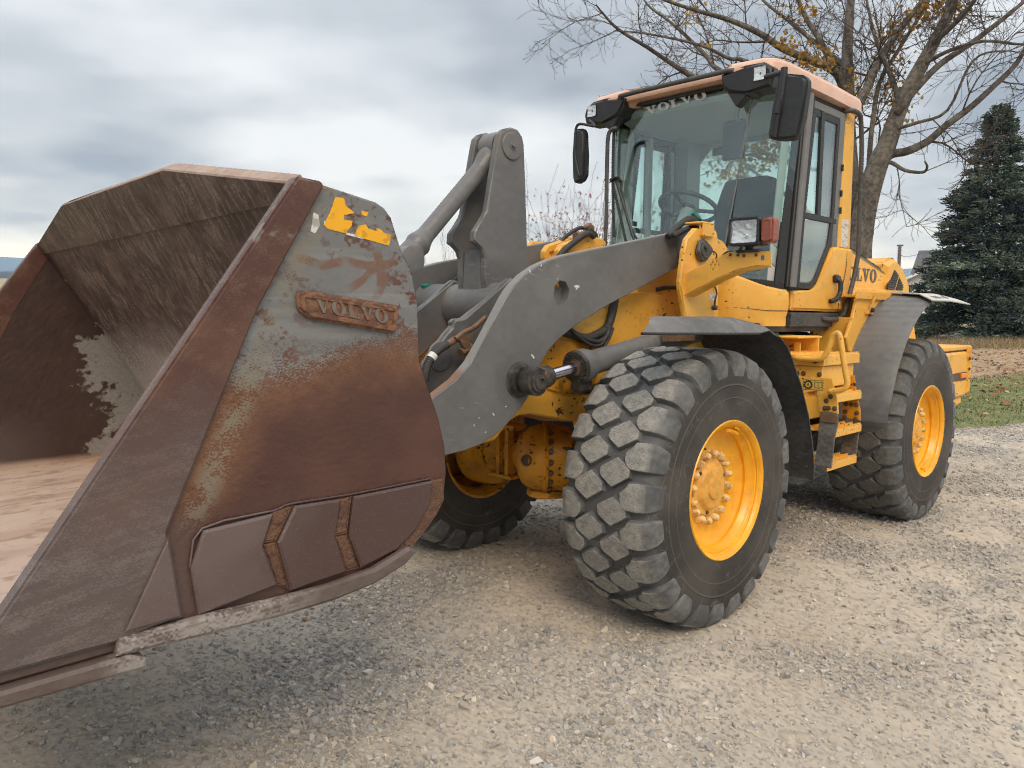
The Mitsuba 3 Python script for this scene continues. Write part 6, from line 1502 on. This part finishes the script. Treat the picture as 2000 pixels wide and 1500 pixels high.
bb = [(-7.36, -5.87, 1.5)][0]
bush('berry_bush', (bb[0], bb[1], 0), 1.0, 3.6, 80, 5, 8, [[.24, .060, .065], [.30, .085, .08], [.16, .05, .05]], 'red_twig')
thing('berry_bush', 'bare upright bush with dark red leaves left, seen between the bell crank and the cab', 'bush')
bb = [(-8.29, -7.78, 1.48)][0]
bush('small_bush', (bb[0], bb[1], 0), .30, 3.0, 12, 6, 4, [[.46, .36, .10], [.36, .30, .10]])
thing('small_bush', 'slender bush with pale yellow leaves left of the dark red bush', 'bush')
bb = [(-10.71, -13.82, 1.13)][0]
bush('bare_bush', (bb[0], bb[1], 0), .8, 3.5, 16, 7, 0, [])
thing('bare_bush', 'thin leafless bush seen above the far lift arm, beside the bucket', 'bush')

# ------------------------------------------------------------------ house, pole, pylon, tree line, hills
mat('siding', lambda p, n, uv: mix((.50, .52, .55), (.58, .60, .62), n3(p, 1.2)), .7)
mat('shingle', lambda p, n, uv: mix((.085, .088, .095), (.14, .14, .145), f3(p, 7., 2.)), .9)
mat('white_trim', (.72, .73, .75), .6)
mat('window_dark', (.03, .035, .04), .1)
mat('pole_wood', lambda p, n, uv: mix((.12, .10, .085), (.20, .17, .145), fbm(p.x * 20., p.y * 20., p.z * 1.5)), .9)
HO = 'house'
thing(HO, 'white sided house with a grey shingle roof, half hidden behind the spruce', 'house')
hb = A([(-60.28, -18.51, 2.28)][0]); hz = float(gz(hb[0], hb[1]))
bk_ = (hb - CAM) * A([1, 1, 0]); bk_ /= np.linalg.norm(bk_); rt = A([bk_[1], -bk_[0], 0])
def hp(u, v, z): return A([hb[0], hb[1], hz]) + rt * u + bk_ * v + A([0, 0, z])
WALL = 5.3 - hz * .55
def wall_slab(poly_uz, v, t): return plate([hp(u, v, z) for u, z in poly_uz], t, 0)
eave = 3.15; peak = 5.6; half = 4.6
kw = add(HO + '__wall', loft([[hp(0, 0, -.3), hp(2 * half, 0, -.3), hp(2 * half, 8, -.3), hp(0, 8, -.3)], [hp(0, 0, eave), hp(2 * half, 0, eave), hp(2 * half, 8, eave), hp(0, 8, eave)]]), 'siding', False)
add(kw + '__gable', plate([hp(0, -.001, eave), hp(2 * half, -.001, eave), hp(half, -.001, peak - .1)], .06, 0), 'siding', False)
for i, z in enumerate(np.arange(.0, eave, .18)):
    add(kw + '__board', loft([[hp(0, -.035, z), hp(2 * half, -.035, z), hp(2 * half, -.005, z), hp(0, -.005, z)], [hp(0, -.012, z + .175), hp(2 * half, -.012, z + .175), hp(2 * half, -.005, z + .175), hp(0, -.005, z + .175)]]), 'siding', False)
for i, z in enumerate(np.arange(eave, peak - .3, .18)):
    k_ = (z + .175 - eave) / (peak - eave) * half
    add(kw + '__board', loft([[hp(k_, -.062, z), hp(2 * half - k_, -.062, z), hp(2 * half - k_, -.032, z), hp(k_, -.032, z)], [hp(k_, -.04, z + .175), hp(2 * half - k_, -.04, z + .175), hp(2 * half - k_, -.032, z + .175), hp(k_, -.032, z + .175)]]), 'siding', False)
rf_ = add(HO + '__roof', join(plate([hp(-.35, -.4, eave - .12), hp(half, -.4, peak), hp(half, 8.4, peak), hp(-.35, 8.4, eave - .12)], .12, .01), plate([hp(2 * half + .35, -.4, eave - .12), hp(half, -.4, peak), hp(half, 8.4, peak), hp(2 * half + .35, 8.4, eave - .12)], .12, .01), plate([hp(.2, 7.5, eave + .2), hp(9., 7.5, eave + .2), hp(9., 11, peak + .45), hp(.9, 11, peak + .45)], .12, .01)), 'shingle', False)
add(rf_ + '__fascia', join(plate([hp(-.36, -.47, eave - .30), hp(-.36, -.47, eave - .08), hp(half, -.47, peak + .04), hp(half, -.47, peak - .18)], .04, 0), plate([hp(2 * half + .36, -.47, eave - .30), hp(2 * half + .36, -.47, eave - .08), hp(half, -.47, peak + .04), hp(half, -.47, peak - .18)], .04, 0)), 'white_trim', False)
for u in (3.2, 6.4):
    w = add(HO + '__window', plate([hp(u, -.05, 1.1), hp(u + 1.1, -.05, 1.1), hp(u + 1.1, -.05, 2.4), hp(u, -.05, 2.4)], .05, 0), 'white_trim', False)
    add(w + '__pane', plate([hp(u + .1, -.08, 1.2), hp(u + 1., -.08, 1.2), hp(u + 1., -.08, 2.3), hp(u + .1, -.08, 2.3)], .02, 0), 'window_dark', False)
PO = 'utility_pole'
thing(PO, 'wooden utility pole with a short crossarm, left of the white house', 'pole')
pb = A([(-66.21, -21.12, 2.34)][0]); pz_ = float(gz(pb[0], pb[1])); ptop = [(-66.54, -21.46, 7.54)][0][2]
add(PO + '__post', tube([(pb[0], pb[1], pz_ - .2), (pb[0], pb[1], ptop)], [.17, .12], 10, 1), 'pole_wood', True)
add(PO + '__crossarm', box(-.25, .25, -.05, .05, -.06, .06).apply_transform(np.array([[rt[0], bk_[0], 0, pb[0]], [rt[1], bk_[1], 0, pb[1]], [0, 0, 1, ptop - .05], [0, 0, 0, 1.]])), 'pole_wood', 30)
add(PO + '__wire', tube([(pb[0], pb[1], ptop - .8), tuple(A([pb[0], pb[1], ptop - 1.0]) + rt * .6), tuple(hp(1.6, 7.0, peak + .1))], .016, 5, 4), 'black', True)
add(PO + '__service_drop', tube([tuple(A([pb[0], pb[1], ptop - .1]) - rt * .14), tuple(A([pb[0], pb[1], pz_ + 1]) - rt * .22)], .03, 6, 1), 'white_trim', True)

PY = 'pylon'
thing(PY, 'distant lattice power pylon standing before the blue hills at the left edge', 'pylon')
yb = A([(-391.99, -1734.64, 60.49)][0]); yz = float(gz(yb[0], yb[1])); ytop = [(-393.44, -1736.47, 85.89)][0][2]; yh = ytop - yz
pr = rt
legs = []
for a_, b_ in ((1, 1), (1, -1), (-1, 1), (-1, -1)):
    legs.append(tube([A([yb[0], yb[1], yz]) + pr * a_ * 3 + bk_ * b_ * 3, A([yb[0], yb[1], yz + yh * .6]) + pr * a_ * .9 + bk_ * b_ * .9, A([yb[0], yb[1], ytop]) + pr * a_ * .2], .22, 5, 1))
for z_, w_ in ((.62, 6.5), (.76, 7.5), (.90, 5.)):
    legs.append(tube([A([yb[0], yb[1], yz + yh * z_]) - pr * w_, A([yb[0], yb[1], yz + yh * z_]) + pr * w_], .22, 5, 1))
for i in range(7):
    z0, z1 = yh * .09 * i, yh * .09 * (i + 1); w0, w1 = 3 - 2.1 * z0 / (yh * .6), 3 - 2.1 * z1 / (yh * .6)
    legs.append(tube([A([yb[0], yb[1], yz + z0]) + pr * w0, A([yb[0], yb[1], yz + z1]) - pr * w1], .14, 4, 1)); legs.append(tube([A([yb[0], yb[1], yz + z0]) - pr * w0, A([yb[0], yb[1], yz + z1]) + pr * w1], .14, 4, 1))
mat('galvanised', (.20, .21, .22), .6)
add(PY + '__lattice', join(*legs), 'galvanised', True)


def band(D, top, base_drop, az0, az1, n, key, bsdf, depth):
    """A low ridge: ring segment around the yard with a rounded cross-section."""
    az = np.linspace(az0, az1, n); rows = []
    for k, (dr_, f) in enumerate(((-depth, 0), (-depth * .6, .55), (-.2 * depth, .95), (0, 1), (depth * .4, .8), (depth, .2))):
        x, y = CAM[0] + (D + dr_) * np.cos(az), CAM[1] + (D + dr_) * np.sin(az)
        rows.append(np.stack([x, y, gz(x, y) - base_drop + f * top(az, k)], -1))
    G = np.stack(rows); m, nn = G.shape[:2]
    i, j = np.meshgrid(np.arange(m - 1), np.arange(nn - 1), indexing='ij')
    q = np.stack([i * nn + j, i * nn + j + 1, (i + 1) * nn + j + 1, (i + 1) * nn + j], -1).reshape(-1, 4)
    scene[key] = mikit.ply((G.reshape(-1, 3), np.vstack([q[:, [0, 1, 2]], q[:, [0, 2, 3]]])), bsdf, smooth=True)


az_l = math.atan2(*(A([(-1146.21, -5257.98, 265.66)][0])[:2] - CAM[:2])[::-1])
mat('far_wood', lambda p, n, uv: mix((.035, .042, .035), (.060, .062, .050), noise(p.x * .03, p.y * .03, p.z * .1)), .95)
mat('hill_wood', lambda p, n, uv: mix((.045, .060, .060), (.065, .080, .075), noise(p.x * .004, p.y * .004, p.z * .01)), .95)
nz = lambda az, s, seed: meshkit.fbm(np.stack([az * s, 0 * az, 0 * az], -1), 4, seed=seed)
band(1250, lambda az, k: 7. + 5. * nz(az, 160., 3) + 1.5 * nz(az, 900., k), 1., az_l - 1.2, az_l + .9, 700, 'distant_treeline', 'far_wood', 40)
thing('distant_treeline', 'dark far-off line of woods along the foot of the hills', 'trees', kind='stuff')
band(4800, lambda az, k: 36 + 130. * np.clip(nz(az - az_l + 7.3, 3.0, 5), .15, 1) * (.75 + .5 * nz(az, 9., 6)), 20., az_l - 1.2, az_l + .9, 260, 'hills', 'hill_wood', 900)
thing('hills', 'long low blue hills on the far left horizon', 'hills', kind='structure')

# ------------------------------------------------------------------ air
HZ = 7800.
scene['haze_air'] = {'type': 'homogeneous', 'albedo': {'type': 'rgb', 'value': [.90, .95, .99]}, 'sigma_t': {'type': 'rgb', 'value': [.00007, .00013, .00025]}}
scene['haze'] = {'type': 'cube', 'to_world': T().translate([0, 0, 133.]).scale([HZ, HZ, 135.]), 'bsdf': {'type': 'null'}, 'interior': {'type': 'ref', 'id': 'haze_air'}}
labels['haze'] = {'label': 'thin bluish air over the far fields and hills', 'category': 'haze', 'kind': 'stuff'}
scene['camera']['medium'] = {'type': 'ref', 'id': 'haze_air'}
